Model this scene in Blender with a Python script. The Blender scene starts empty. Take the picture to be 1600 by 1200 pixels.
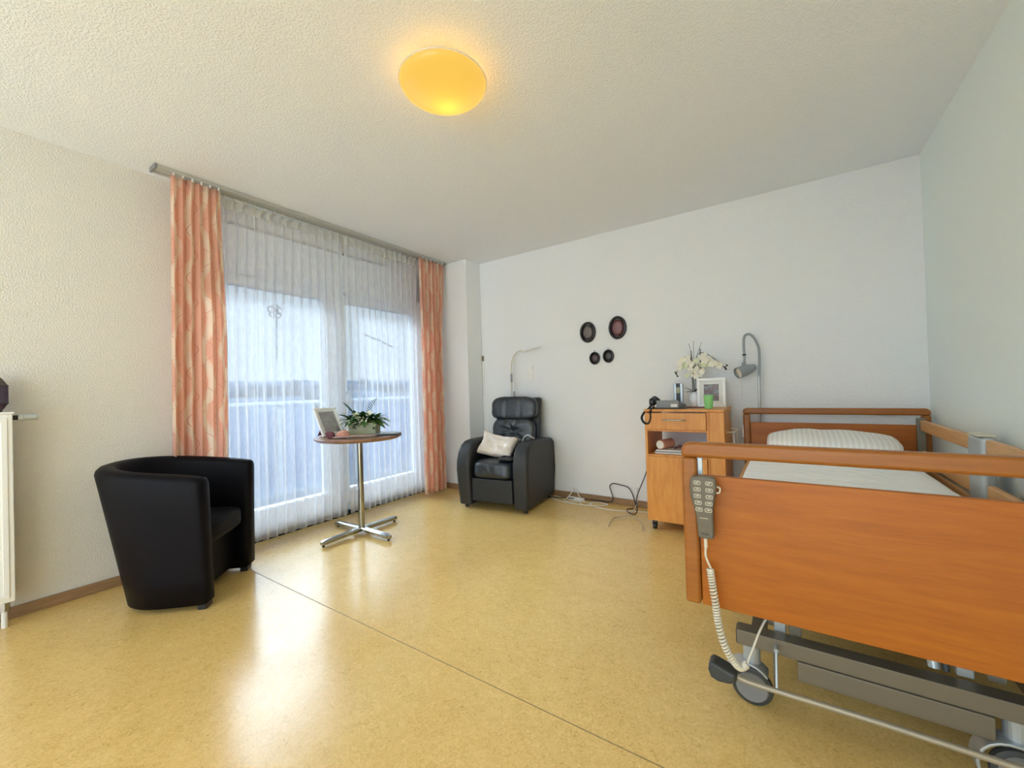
import bpy, bmesh, math, random
from mathutils import Vector, Matrix, noise
random.seed(7)
PI = math.pi
scene = bpy.context.scene
COL = scene.collection

# ------------------------------------------------------------------ room numbers
XL, XR, YF, YB, H = -3.285, 0.748, 3.62, -2.6, 2.5

# ================================================================== materials
def lin(c):
    return tuple((v/12.92 if v <= 0.04045 else ((v+0.055)/1.055)**2.4) for v in c)
def rgb(r, g, b):
    return lin((r/255, g/255, b/255)) + (1,)

class NT:
    def __init__(s, name):
        s.m = bpy.data.materials.new(name); s.m.use_nodes = True
        s.t = s.m.node_tree; s.b = s.t.nodes['Principled BSDF']; s.out = s.t.nodes['Material Output']
    def n(s, typ, **kw):
        nd = s.t.nodes.new(typ)
        for k, v in kw.items(): setattr(nd, k, v)
        return nd
    def l(s, a, b): s.t.links.new(a, b)
    def set(s, **kw):
        for k, v in kw.items(): s.b.inputs[k.replace('_', ' ')].default_value = v
    def coords(s, scale=(1,1,1), kind='Object', rot=(0,0,0)):
        tc = s.n('ShaderNodeTexCoord'); mp = s.n('ShaderNodeMapping')
        mp.inputs['Scale'].default_value = scale; mp.inputs['Rotation'].default_value = rot
        s.l(tc.outputs[kind], mp.inputs['Vector']); return mp.outputs[0]
    def noise(s, vec, scale, detail=4, rough=.55, dist=0):
        nd = s.n('ShaderNodeTexNoise'); nd.inputs['Scale'].default_value = scale
        nd.inputs['Detail'].default_value = detail; nd.inputs['Roughness'].default_value = rough
        nd.inputs['Distortion'].default_value = dist
        s.l(vec, nd.inputs['Vector']); return nd.outputs['Fac']
    def ramp(s, fac, stops):
        r = s.n('ShaderNodeValToRGB'); e = r.color_ramp.elements
        while len(e) < len(stops): e.new(.5)
        for el, (p, c) in zip(e, stops): el.position = p; el.color = c
        s.l(fac, r.inputs[0]); return r.outputs[0]
    def bump(s, h, strength, dist):
        b = s.n('ShaderNodeBump'); b.inputs['Strength'].default_value = strength
        b.inputs['Distance'].default_value = dist
        s.l(h, b.inputs['Height']); s.l(b.outputs[0], s.b.inputs['Normal'])

def plain(name, col, rough=.5, metal=0, coat=0, spec=.5, bump=None):
    k = NT(name); k.set(Base_Color=col, Roughness=rough, Metallic=metal, Coat_Weight=coat)
    k.b.inputs['Specular IOR Level'].default_value = spec
    if bump:
        k.bump(k.noise(k.coords(), bump[0], 3), bump[1], bump[2])
    return k.m

def wallpaper(name, col, sc=85, st=.55):
    k = NT(name); k.set(Roughness=.85, Base_Color=col)
    k.b.inputs['Specular IOR Level'].default_value = .2
    v = k.coords()
    a = k.noise(v, sc, 2, .5); 
    r = k.ramp(a, [(.42, (0,0,0,1)), (.62, (1,1,1,1))])
    k.bump(r, st, .004)
    return k.m

def wood(name, c1, c2, c3, scale, axis_scale, rough=.38, coat=.15):
    k = NT(name); k.set(Roughness=rough, Coat_Weight=coat, Coat_Roughness=.25)
    v = k.coords(axis_scale)
    a = k.noise(v, scale, 6, .6, .6); b = k.noise(v, scale*5, 3, .6)
    mx = k.n('ShaderNodeMath', operation='MULTIPLY_ADD'); mx.inputs[1].default_value = .3
    k.l(b, mx.inputs[0])
    m2 = k.n('ShaderNodeMath', operation='MULTIPLY'); m2.inputs[1].default_value = .7
    k.l(a, m2.inputs[0]); k.l(m2.outputs[0], mx.inputs[2])
    k.l(k.ramp(mx.outputs[0], [(.32, c1), (.5, c2), (.68, c3)]), k.b.inputs['Base Color'])
    k.bump(b, .08, .001)
    return k.m

M = {}
M['wall'] = wallpaper('woodchip_wallpaper', rgb(238, 240, 242), 120, .4)
M['wall_side'] = wallpaper('window_lit_woodchip_wallpaper', rgb(236, 246, 246), 130, .2)  # cool window light is mixed into this wall's tint
M['wall_warm'] = wallpaper('warm_lit_woodchip_wallpaper', rgb(226, 222, 214), 140, .5)  # warm light from floor and lamp is mixed into this wall's tint
M['ceiling'] = wallpaper('textured_ceiling_paint', rgb(238, 242, 247), 125, .5)
M['white'] = plain('white_lacquer', rgb(240, 240, 238), .35)
M['pvc'] = plain('white_window_frame', rgb(236, 240, 245), .3)
M['base'] = wood('oak_baseboard', rgb(128, 100, 70), rgb(150, 118, 84), rgb(168, 134, 98), 8, (1, 1, 10), .5, 0)
M['beech'] = wood('beech_bed_panel', rgb(154, 82, 8), rgb(168, 93, 11), rgb(178, 103, 17), 3.2, (1, 3, 12), .42, 0)
M['beech_rail'] = wood('solid_beech_rail', rgb(142, 82, 22), rgb(154, 92, 28), rgb(164, 100, 36), 3.2, (1, 3, 12), .38, .05)
M['beech_y'] = wood('light_beech_side_board', rgb(200, 148, 94), rgb(214, 162, 106), rgb(224, 174, 118), 3, (9, 1, 9), .4, .1)
M['cab'] = wood('golden_beech_cabinet', rgb(198, 126, 52), rgb(216, 146, 66), rgb(228, 162, 80), 3.0, (9, 9, .9), .4, .1)
M['table'] = wood('walnut_tabletop', rgb(120, 84, 62), rgb(144, 104, 80), rgb(160, 120, 94), 3.0, (1, 7, 7), .3, .3)
M['metal'] = plain('brushed_steel', rgb(190, 190, 188), .28, 1)
M['chrome'] = plain('polished_chrome', rgb(178, 178, 172), .12, 1)
M['bedmetal'] = plain('taupe_powder_coated_steel', rgb(128, 120, 104), .45, .3)
M['silver'] = plain('silver_painted_metal', rgb(190, 198, 202), .35, .5)
M['alu'] = plain('aluminium_rail', rgb(196, 196, 190), .4, .5)
M['black'] = plain('black_plastic', rgb(24, 24, 26), .35)
M['bar'] = plain('satin_taupe_tube', rgb(172, 162, 142), .4, .3)
M['dgrey'] = plain('dark_grey_rubber', rgb(62, 66, 66), .5)
M['grey'] = plain('grey_plastic', rgb(128, 130, 132), .4)
M['remote'] = plain('warm_grey_plastic', rgb(104, 97, 84), .45)
M['beige'] = plain('pale_plastic', rgb(212, 206, 190), .4)
M['wcable'] = plain('white_cable', rgb(226, 222, 212), .45)
M['lampgrey'] = plain('grey_enamel', rgb(150, 156, 160), .4, .1)
M['linen'] = plain('white_bed_linen', rgb(250, 251, 253), .85, bump=(7, .8, .03))
M['porcelain'] = plain('white_porcelain', rgb(240, 242, 246), .2)
M['leaf'] = plain('fresh_green_leaf', rgb(58, 104, 44), .5)
M['leafd'] = plain('dark_green_leaf', rgb(34, 62, 34), .5)
M['leafl'] = plain('light_green_leaf', rgb(116, 158, 74), .5)
M['leafs'] = plain('silvery_green_leaf', rgb(62, 92, 70), .6)
M['petal'] = plain('cream_petal', rgb(240, 236, 220), .6)
M['petalg'] = plain('greenish_white_petal', rgb(220, 226, 190), .6)
M['stem'] = plain('dark_stem', rgb(44, 48, 34), .6)
M['planter'] = wood('sage_painted_wood', rgb(142, 148, 118), rgb(164, 168, 138), rgb(178, 180, 152), 5, (1, 5, 8), .7, 0)
M['satin'] = plain('ivory_satin', rgb(226, 214, 202), .3, 0, 0, .6)
M['pinkcloth'] = plain('dusty_pink_cloth', rgb(190, 150, 150), .85)
M['plum'] = plain('plum_cloth', rgb(104, 60, 70), .85)
M['salmon'] = plain('salmon_cloth', rgb(206, 152, 132), .8)
M['paper'] = plain('white_paper', rgb(226, 226, 224), .7)
M['paperg'] = plain('grey_paper', rgb(150, 156, 160), .6)
M['ovalf'] = plain('black_oval_frame', rgb(30, 26, 24), .25, 0, .3)
M['hex'] = plain('dark_plum_glass', rgb(60, 22, 44), .12, 0, .5)
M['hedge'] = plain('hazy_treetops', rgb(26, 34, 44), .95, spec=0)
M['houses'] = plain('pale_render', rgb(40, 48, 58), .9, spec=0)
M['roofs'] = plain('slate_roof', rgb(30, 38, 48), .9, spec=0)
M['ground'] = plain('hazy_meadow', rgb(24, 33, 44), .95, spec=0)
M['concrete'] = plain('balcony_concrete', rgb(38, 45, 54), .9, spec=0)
M['bulb'] = plain('lamp_reflector', rgb(225, 220, 205), .3)

# floor: yellow marbled linoleum
k = NT('yellow_marbled_linoleum'); v = k.coords()
k.set(Roughness=.3)
a = k.noise(v, 7, 5, .6, 1.2); b = k.noise(v, 55, 4, .7, 1.5); c = k.noise(v, 160, 2, .6)
m1 = k.n('ShaderNodeMath', operation='MULTIPLY_ADD'); m1.inputs[1].default_value = .55; k.l(b, m1.inputs[0])
m0 = k.n('ShaderNodeMath', operation='MULTIPLY'); m0.inputs[1].default_value = .18; k.l(a, m0.inputs[0]); k.l(m0.outputs[0], m1.inputs[2])
m2 = k.n('ShaderNodeMath', operation='MULTIPLY_ADD'); m2.inputs[1].default_value = .27; k.l(c, m2.inputs[0]); k.l(m1.outputs[0], m2.inputs[2])
k.l(k.ramp(m2.outputs[0], [(.34, rgb(190, 152, 86)), (.44, rgb(220, 184, 112)), (.56, rgb(232, 198, 128)), (.68, rgb(240, 212, 148))]), k.b.inputs['Base Color'])
k.bump(k.noise(v, 45, 3, .6), .10, .003)
rr = k.n('ShaderNodeMapRange'); rr.inputs['To Min'].default_value = .16; rr.inputs['To Max'].default_value = .29
k.l(k.noise(v, 5, 3), rr.inputs[0]); k.l(rr.outputs[0], k.b.inputs['Roughness'])
M['floor'] = k.m
M['seam'] = plain('linoleum_weld', rgb(150, 128, 84), .6)

# leathers
def leather(name, col, rough, sc=180, st=.15, wr=.25, spec=.5):
    k = NT(name); k.set(Base_Color=col, Roughness=rough); k.b.inputs['Specular IOR Level'].default_value = spec
    v = k.coords()
    vo = k.n('ShaderNodeTexVoronoi'); vo.inputs['Scale'].default_value = sc; k.l(v, vo.inputs['Vector'])
    n2 = k.noise(v, 9, 3, .5, .6)
    ad = k.n('ShaderNodeMath', operation='MULTIPLY_ADD'); ad.inputs[1].default_value = wr*12
    k.l(n2, ad.inputs[0]); k.l(vo.outputs['Distance'], ad.inputs[2])
    k.bump(ad.outputs[0], st, .004)
    return k.m
M['leather'] = leather('black_leather', rgb(34, 41, 48), .27, 180, .28, .5, .75)
M['leather_side'] = leather('smooth_black_leatherette', rgb(40, 41, 42), .5, 220, .06, .05)
M['tub'] = leather('black_faux_leather', rgb(9, 7, 14), .5, 220, .05, .05, .14)

# drapes: peach fabric with wavy pale bands and thin brown lines
k = NT('peach_wave_fabric')
tc = k.n('ShaderNodeTexCoord'); sep = k.n('ShaderNodeSeparateXYZ'); k.l(tc.outputs['UV'], sep.inputs[0])
def mth(op, a=None, b=None, va=None, vb=None, c=None, vc=None):
    m = k.n('ShaderNodeMath', operation=op)
    for i, (s_, v_) in enumerate(((a, va), (b, vb), (c, vc))):
        if s_ is not None: k.l(s_, m.inputs[i])
        elif v_ is not None: m.inputs[i].default_value = v_
    return m.outputs[0]
U, V = sep.outputs[0], sep.outputs[1]
s1 = mth('SINE', mth('MULTIPLY', V, vb=2*PI/.42))
off = mth('MULTIPLY', s1, vb=.035)
uu = mth('ADD', U, off)
band = mth('SINE', mth('MULTIPLY', uu, vb=2*PI/.16))
s2 = mth('SINE', mth('ADD', mth('MULTIPLY', V, vb=2*PI/.30), vb=1.3))
uu2 = mth('ADD', U, mth('MULTIPLY', s2, vb=.05))
line = mth('ABSOLUTE', mth('SINE', mth('MULTIPLY', uu2, vb=PI/.115)))
linem = mth('LESS_THAN', line, vb=.045)
bm = k.ramp(band, [(.15, rgb(246, 208, 188)), (.38, rgb(247, 212, 192)), (.46, rgb(250, 228, 210)), (.97, rgb(252, 238, 222))])
mix = k.n('ShaderNodeMix', data_type='RGBA'); k.l(linem, mix.inputs[0]); k.l(bm, mix.inputs[6]); mix.inputs[7].default_value = rgb(222, 170, 150)
k.l(mix.outputs[2], k.b.inputs['Base Color']); k.set(Roughness=.75)
tr = k.n('ShaderNodeBsdfTranslucent'); k.l(mix.outputs[2], tr.inputs[0])
ms = k.n('ShaderNodeMixShader'); ms.inputs[0].default_value = .6
k.l(k.b.outputs[0], ms.inputs[1]); k.l(tr.outputs[0], ms.inputs[2]); k.l(ms.outputs[0], k.out.inputs[0])
M['drape'] = k.m

def sheer_mat(name, trans, col):
    k = NT(name)
    df = k.n('ShaderNodeBsdfDiffuse'); df.inputs[0].default_value = col
    tl = k.n('ShaderNodeBsdfTranslucent'); tl.inputs[0].default_value = col
    tp = k.n('ShaderNodeBsdfTransparent'); tp.inputs[0].default_value = (.95, .97, 1, 1)
    a = k.n('ShaderNodeMixShader'); a.inputs[0].default_value = .5
    k.l(df.outputs[0], a.inputs[1]); k.l(tl.outputs[0], a.inputs[2])
    b = k.n('ShaderNodeMixShader')
    wv = k.noise(k.coords((1, 1, .25)), 60, 2)
    mr = k.n('ShaderNodeMapRange'); mr.inputs['To Min'].default_value = trans-.06; mr.inputs['To Max'].default_value = trans+.06
    k.l(wv, mr.inputs[0]); k.l(mr.outputs[0], b.inputs[0])
    k.l(a.outputs[0], b.inputs[1]); k.l(tp.outputs[0], b.inputs[2]); k.l(b.outputs[0], k.out.inputs[0])
    return k.m
M['sheer'] = sheer_mat('sheer_white_voile', .61, rgb(248, 247, 248))
M['sheer_tape'] = sheer_mat('curtain_heading_tape', .25, rgb(236, 236, 232))

def glassy(name, tint, refl=.06, rough=.02):
    k = NT(name)
    tp = k.n('ShaderNodeBsdfTransparent'); tp.inputs[0].default_value = tint
    gl = k.n('ShaderNodeBsdfGlossy'); gl.inputs['Roughness'].default_value = rough
    fr = k.n('ShaderNodeFresnel'); fr.inputs[0].default_value = 1.45
    ms = k.n('ShaderNodeMixShader'); k.l(fr.outputs[0], ms.inputs[0])
    k.l(tp.outputs[0], ms.inputs[1]); k.l(gl.outputs[0], ms.inputs[2]); k.l(ms.outputs[0], k.out.inputs[0])
    return k.m
M['glass'] = glassy('window_glass', (.95, .98, .99, 1))
M['clear'] = glassy('clear_glass', (.9, .94, .94, 1))
def trl(name, col, f):
    k = NT(name); k.set(Base_Color=col, Roughness=.4)
    tl = k.n('ShaderNodeBsdfTranslucent'); tl.inputs[0].default_value = col
    ms = k.n('ShaderNodeMixShader'); ms.inputs[0].default_value = f
    k.l(k.b.outputs[0], ms.inputs[1]); k.l(tl.outputs[0], ms.inputs[2]); k.l(ms.outputs[0], k.out.inputs[0])
    return k.m
M['cup'] = trl('translucent_green_plastic', rgb(204, 252, 200), .65)
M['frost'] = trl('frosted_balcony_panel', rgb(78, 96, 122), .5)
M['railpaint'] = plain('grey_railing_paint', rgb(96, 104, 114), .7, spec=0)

# ceiling lamp shade: glowing amber glass, brightest where the bulb inside sits off centre
k = NT('amber_glass_shade')
k.set(Base_Color=rgb(120, 90, 40), Roughness=.3)
k.b.inputs['Emission Color'].default_value = rgb(226, 190, 84)
k.b.inputs['Emission Strength'].default_value = .31
tl = k.n('ShaderNodeBsdfTranslucent'); tl.inputs[0].default_value = rgb(86, 72, 30)
ms = k.n('ShaderNodeAddShader'); k.l(k.b.outputs[0], ms.inputs[0]); k.l(tl.outputs[0], ms.inputs[1]); k.l(ms.outputs[0], k.out.inputs[0])
M['shade'] = k.m
SHADE = k

def photo(name, stops, ang=0, noise_amt=.25):
    k = NT(name); k.set(Roughness=.35)
    v = k.coords((1, 1, 1)); n1 = k.noise(v, 22, 3)
    k.l(k.ramp(n1, stops), k.b.inputs['Base Color']); return k.m
M['photo_a'] = photo('grey_photograph', [(.3, rgb(60, 54, 52)), (.55, rgb(120, 112, 108)), (.75, rgb(176, 170, 160))])
M['photo_b'] = photo('pink_photograph', [(.3, rgb(72, 36, 48)), (.5, rgb(138, 92, 96)), (.75, rgb(150, 134, 130))])
M['photo_c'] = photo('mauve_photograph', [(.3, rgb(58, 46, 48)), (.6, rgb(104, 86, 88))])
M['photo_d'] = photo('charcoal_photograph', [(.3, rgb(34, 34, 34)), (.6, rgb(84, 82, 82))])
M['photo_e'] = photo('brown_photograph', [(.3, rgb(80, 62, 60)), (.5, rgb(126, 106, 104)), (.7, rgb(140, 170, 176))])
M['photo_f'] = photo('pale_grey_photograph', [(.2, rgb(128, 126, 128)), (.8, rgb(172, 172, 174))])

# striped pillowcase
k = NT('striped_pillow_linen'); k.set(Roughness=.85)
tc = k.n('ShaderNodeTexCoord'); sp = k.n('ShaderNodeSeparateXYZ'); k.l(tc.outputs['Object'], sp.inputs[0])
wv = k.n('ShaderNodeMath', operation='MULTIPLY'); wv.inputs[1].default_value = 2*PI/.026; k.l(sp.outputs[0], wv.inputs[0])
sn = k.n('ShaderNodeMath', operation='SINE'); k.l(wv.outputs[0], sn.inputs[0])
k.l(k.ramp(sn.outputs[0], [(.3, rgb(232, 230, 226)), (.6, rgb(245, 245, 244))]), k.b.inputs['Base Color'])
k.bump(k.noise(k.coords(), 10, 3), .25, .02)
M['pillow'] = k.m

# ================================================================== mesh building
class MB:
    def __init__(s):
        s.bm = bmesh.new(); s.mats = []; s.cur = 0
    def mat(s, m):
        if m not in s.mats: s.mats.append(m)
        s.cur = s.mats.index(m); return s
    def _f(s, vs):
        try: f = s.bm.faces.new(vs); f.material_index = s.cur; return f
        except ValueError: return None
    def box(s, x0, x1, y0, y1, z0, z1):
        v = [s.bm.verts.new((x, y, z)) for x in (x0, x1) for y in (y0, y1) for z in (z0, z1)]
        for q in ((0,1,3,2),(4,6,7,5),(0,4,5,1),(2,3,7,6),(0,2,6,4),(1,5,7,3)): s._f([v[i] for i in q])
        return s
    def obox(s, c, ax, ay, az, hx, hy, hz):
        c = Vector(c); ax, ay, az = Vector(ax).normalized(), Vector(ay).normalized(), Vector(az).normalized()
        v = [s.bm.verts.new(c + ax*(i*hx) + ay*(j*hy) + az*(k*hz)) for i in (-1,1) for j in (-1,1) for k in (-1,1)]
        for q in ((0,1,3,2),(4,6,7,5),(0,4,5,1),(2,3,7,6),(0,2,6,4),(1,5,7,3)): s._f([v[i] for i in q])
        return s
    def ring(s, pts): return [s.bm.verts.new(p) for p in pts]
    def bridge(s, a, b, closed=True):
        n = len(a)
        for i in range(n if closed else n-1):
            s._f([a[i], a[(i+1) % n], b[(i+1) % n], b[i]])
    def loft(s, rings, closed=True, cap=True, cyc=False):
        rs = [s.ring(r) for r in rings]
        for a, b in zip(rs, rs[1:]): s.bridge(a, b, closed)
        if cyc: s.bridge(rs[-1], rs[0], closed)
        elif cap: s._f(rs[0][::-1]); s._f(rs[-1])
        return s
    def tube(s, pts, r, n=10, cyc=False, flat=1):
        pts = [Vector(p) for p in pts]; m = len(pts); rings = []
        up = None
        for i, p in enumerate(pts):
            if cyc: t = pts[(i+1) % m]-pts[i-1]
            else: t = pts[min(i+1, m-1)]-pts[max(i-1, 0)]
            t.normalize()
            if up is None: up = Vector((0,0,1)) if abs(t.z) < .9 else Vector((1,0,0))
            a = t.cross(up)
            if a.length < 1e-5: a = t.orthogonal()
            a.normalize(); up = a.cross(t).normalized()
            rr = r[i] if isinstance(r, (list, tuple)) else r
            rings.append([p + a*(math.cos(2*PI*j/n)*rr) + up*(math.sin(2*PI*j/n)*rr*flat) for j in range(n)])
        return s.loft(rings, cyc=cyc)
    def cyl(s, p0, p1, r, n=20, r1=None):
        return s.tube([p0, p1], [r, r if r1 is None else r1], n)
    def lathe(s, prof, c=(0,0,0), n=28, axis='z', sx=1, sy=1):
        rings = []
        for r, z in prof:
            ring = []
            for j in range(n):
                a = 2*PI*j/n; x, y = math.cos(a)*max(r, 1e-4)*sx, math.sin(a)*max(r, 1e-4)*sy
                p = (x, y, z) if axis == 'z' else ((x, z, y) if axis == 'y' else (z, x, y))
                ring.append((c[0]+p[0], c[1]+p[1], c[2]+p[2]))
            rings.append(ring)
        return s.loft(rings)
    def prism(s, poly, axis, a, b):
        # poly of 2-D points; axis = the direction it is extruded along
        def P(u, w, t): return {'x': (t, u, w), 'y': (u, t, w), 'z': (u, w, t)}[axis]
        return s.loft([[P(u, w, a) for u, w in poly], [P(u, w, b) for u, w in poly]])
    def puff(s, c, h, n=4, seg=14, fn=None, M3=None):
        c = Vector(c); grid = {}
        def vert(p):
            key = tuple(round(q, 5) for q in p)
            if key in grid: return grid[key]
            x, y, z = p; L = (abs(x)**n+abs(y)**n+abs(z)**n)**(1/n)
            q = Vector((x/L*h[0], y/L*h[1], z/L*h[2]))
            if fn: q = fn(q)
            if M3: q = M3 @ q
            v = s.bm.verts.new(c+q); grid[key] = v; return v
        for ax in range(3):
            for sg in (-1, 1):
                for i in range(seg):
                    for j in range(seg):
                        qs = []
                        for di, dj in ((0,0),(1,0),(1,1),(0,1)):
                            u = math.tan((-1+2*(i+di)/seg)*PI/4); w = math.tan((-1+2*(j+dj)/seg)*PI/4)
                            p = [0,0,0]; p[ax] = sg; p[(ax+1)%3] = u; p[(ax+2)%3] = w
                            qs.append(vert(tuple(p)))
                        s._f(qs if sg > 0 else qs[::-1])
        return s
    def build(s, name, mat=None, parent=None, smooth=False, bevel=0, seg=3, ang=35, loc=None, sub=0, uv=None):
        if uv is not None: pass
        bmesh.ops.recalc_face_normals(s.bm, faces=s.bm.faces[:])
        me = bpy.data.meshes.new(name)
        if loc is not None and parent is None:
            bmesh.ops.translate(s.bm, verts=s.bm.verts[:], vec=(-loc[0], -loc[1], -loc[2]))
        s.bm.to_mesh(me); s.bm.free()
        for m in (s.mats or [mat]): me.materials.append(m)
        o = bpy.data.objects.new(name, me); COL.objects.link(o)
        if loc is not None: o.location = loc
        if parent is not None: o.parent = parent
        if smooth:
            for p in me.polygons: p.use_smooth = True
        if bevel:
            b = o.modifiers.new('edge', 'BEVEL'); b.width = bevel; b.segments = seg; b.limit_method = 'ANGLE'; b.angle_limit = math.radians(ang)
            for p in me.polygons: p.use_smooth = True
            if not smooth or smooth == 'h':
                w = o.modifiers.new('wn', 'WEIGHTED_NORMAL'); w.keep_sharp = False
        if sub:
            m_ = o.modifiers.new('sub', 'SUBSURF'); m_.levels = m_.render_levels = sub
        return o

def tag(o, label, cat, group=None, kind=None):
    o['label'] = label; o['category'] = cat
    if group: o['group'] = group
    if kind: o['kind'] = kind
    return o
def thing(name, label, cat, loc, rz=0, group=None):
    o = bpy.data.objects.new(name, None); COL.objects.link(o); o.empty_display_size = .1
    o.location = loc; o.rotation_euler = (0, 0, rz)
    return tag(o, label, cat, group)
def struct(o): o['kind'] = 'structure'; return o
def smooth_path(pts, n=8, cyc=False):
    pts = [Vector(p) for p in pts]; out = []; m = len(pts)
    for i in range(m if cyc else m-1):
        if cyc: p0, p1, p2, p3 = pts[i-1], pts[i], pts[(i+1) % m], pts[(i+2) % m]
        else: p0, p1, p2, p3 = pts[max(i-1,0)], pts[i], pts[i+1], pts[min(i+2, m-1)]
        for j in range(n):
            t = j/n
            out.append(.5*((2*p1)+(p2-p0)*t+(2*p0-5*p1+4*p2-p3)*t*t+(3*p1-p0-3*p2+p3)*t**3))
    if not cyc: out.append(pts[-1])
    return out
def circ(cx, cy, r, n=24, a0=0, a1=2*PI, sx=1, sy=1):
    return [(cx+math.cos(a0+(a1-a0)*i/n)*r*sx, cy+math.sin(a0+(a1-a0)*i/n)*r*sy) for i in range(n)]

# ================================================================== the setting
T = .16
WY0, WY1, WZ = .99, 3.20, 2.38
struct(MB().box(XL-T, XR+T, YB, YF+T, -.1, 0).build('floor', M['floor']))
struct(MB().box(XL-T, XR+T, YB, YF+T, H, H+.1).build('ceiling', M['ceiling']))
struct(MB().box(XL-T, XR+T, YF, YF+T, 0, H).build('wall_far', M['wall']))
struct(MB().box(XR, XR+T, YB, YF, 0, H).build('wall_right', M['wall_side']))
w = MB().box(XL-T*1.6, XL, YB, WY0, 0, H).box(XL-T*1.6, XL, WY1, YF, 0, H).box(XL-T*1.6, XL, WY0, WY1, WZ, H)
struct(w.build('wall_left', M['wall_warm']))
struct(MB().box(XL, -2.835, 3.365, YF, 0, H).build('wall_pillar', M['wall'], bevel=.012, seg=3))
# baseboards
BH = .058
struct(MB().box(XL, XL+.014, YB, WY0, 0, BH).build('baseboard_left', M['base'], bevel=.004))
struct(MB().box(-2.82, XR, YF-.014, YF, 0, BH).build('baseboard_far', M['base'], bevel=.004))
struct(MB().box(XR-.014, XR, YB, YF-.014, 0, BH).build('baseboard_right', M['base'], bevel=.004))
struct(MB().box(XL, -2.821, 3.351, 3.365, 0, BH).box(-2.835, -2.821, 3.365, YF-.014, 0, BH).build('baseboard_pillar', M['base'], bevel=.003))
# welded floor seams
s_ = MB().box(XL+.02, XR-.02, 1.184, 1.1875, 0, .0007)
struct(s_.build('trim_1', M['seam']))

# window / balcony door unit in the left wall
win = MB()
X0, X1 = XL-.15, XL-.07
win.box(X0, X1, WY0, WY0+.07, .02, 2.36).box(X0, X1, WY1-.07, WY1, .02, 2.36)
win.box(X0, X1, WY0+.07, WY1-.07, .02, .10).box(X0, X1, WY0+.07, WY1-.07, 2.0, 2.06)
win.box(X0, X1, 2.10, 2.18, .10, 2.0)
wf = struct(win.build('window_1', M['pvc'], bevel=.006))
def sash(y0, y1, nm):
    f = MB(); a = .075; xx0, xx1 = X0+.02, X1+.02
    f.box(xx0, xx1, y0, y0+a, .11, 1.99).box(xx0, xx1, y1-a, y1, .11, 1.99)
    f.box(xx0, xx1, y0+a, y1-a, .11, .22).box(xx0, xx1, y0+a, y1-a, 1.915, 1.99)
    o = f.build('sash', M['pvc'], wf, bevel=.006)
    MB().box(X0+.045, X0+.051, y0+a, y1-a, .22, 1.915).build('pane', M['glass'], o)
    return o
sash(WY0+.06, 2.105, 'l'); s2 = sash(2.175, WY1-.06, 'r')
hd = MB().box(X1+.02, X1+.032, 2.215, 2.24, 1.0, 1.14).cyl((X1+.02, 2.2275, 1.09), (X1+.07, 2.2275, 1.09), .009, 12).box(X1+.06, X1+.075, 2.217, 2.238, .97, 1.1)
hd.build('handle', M['pvc'], s2, bevel=.003)
struct(MB().box(X0-.1, X1, WY0, WY1, 2.062, 2.36).build('trim_2', M['pvc'], bevel=.004))   # roller shutter box
struct(MB().box(X0-.1, XL, WY0, WY1, -.02, .018).build('trim_3', M['concrete']))            # threshold

# ------------------------------------------------------------------ outside
bx0 = XL-T*1.6
struct(MB().box(-5.05, bx0, -.6, 5.4, -.22, -.06).build('floor_balcony', M['concrete']))
rl = thing('balcony_railing', 'balcony railing with a white handrail and frosted panels outside the window', 'railing', (-4.9, 2.4, -.06))
MB().box(-.03, .03, -3.0, 3.0, 1.03, 1.07).build('handrail', M['railpaint'], rl, bevel=.006)
for i in range(7):
    y = -3.0+i*1.0
    MB().box(-.02, .02, y-.02+(.02 if i == 0 else 0), y+.02-(.02 if i == 6 else 0), 0, 1.03).build('post', M['railpaint'], rl)
for i in range(6):
    y = -3.0+i*1.0
    MB().box(-.006, .006, y+.04, y+.96, .12, .96).build('panel', M['frost'], rl)
struct(MB().box(-420, -6, -300, 420, -6.3, -6).build('floor_outside', M['ground']))
random.seed(3)
rg_ = []
for i in range(61):
    y = -60+i*6; h = -6+9.2+1.3*noise.noise(Vector((i*.31, 0, 0)))+.5*noise.noise(Vector((i*1.1, 4, 0)))
    rg_.append([(-98, y, -6), (-100, y, h), (-150, y, h+3), (-160, y, -6)])
struct(MB().loft(rg_).build('hills_outside', M['hedge']))
for i, (yy, ww, hh, dd) in enumerate([(8, 9, 5.3, -46), (22, 12, 4.8, -52), (38, 10, 5.4, -56), (52, 14, 4.9, -60), (70, 14, 5.6, -57), (30, 8, 4.0, -40)]):
    b = thing('house', 'distant pale house among trees beyond the balcony', 'house', (dd, yy, -6), 0, 'hazy houses beyond the balcony')
    MB().box(-4, 4, -ww/2, ww/2, 0, hh).build('wall', M['houses'], b)
    MB().prism([(-4.4, hh), (4.4, hh), (0, hh+2.1)], 'y', -ww/2-.4, ww/2+.4).build('roof', M['roofs'], b)
for i in range(26):
    yy = -12+i*6.2+random.uniform(-.3, .3); xx = -70-(i%2)*7
    r = random.uniform(2.0, 2.25); h = random.uniform(8.0, 10.0)
    t = thing('tree', 'distant hazy tree on the horizon seen through the sheer curtain', 'tree', (xx, yy, -6), 0, 'hazy trees on the horizon')
    MB().cyl((0,0,0), (0,0,h*.6), .3, 8).build('trunk', M['hedge'], t)
    def fn(q, i=i): 
        return q*(1+.22*noise.noise(q*.6+Vector((i*3, 0, 0))))
    MB().puff((0, 0, h*.6), (r*1.25, r*1.25, h*.4), 2.2, 8, fn).build('crown', M['hedge'], t, smooth=True)

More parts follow.
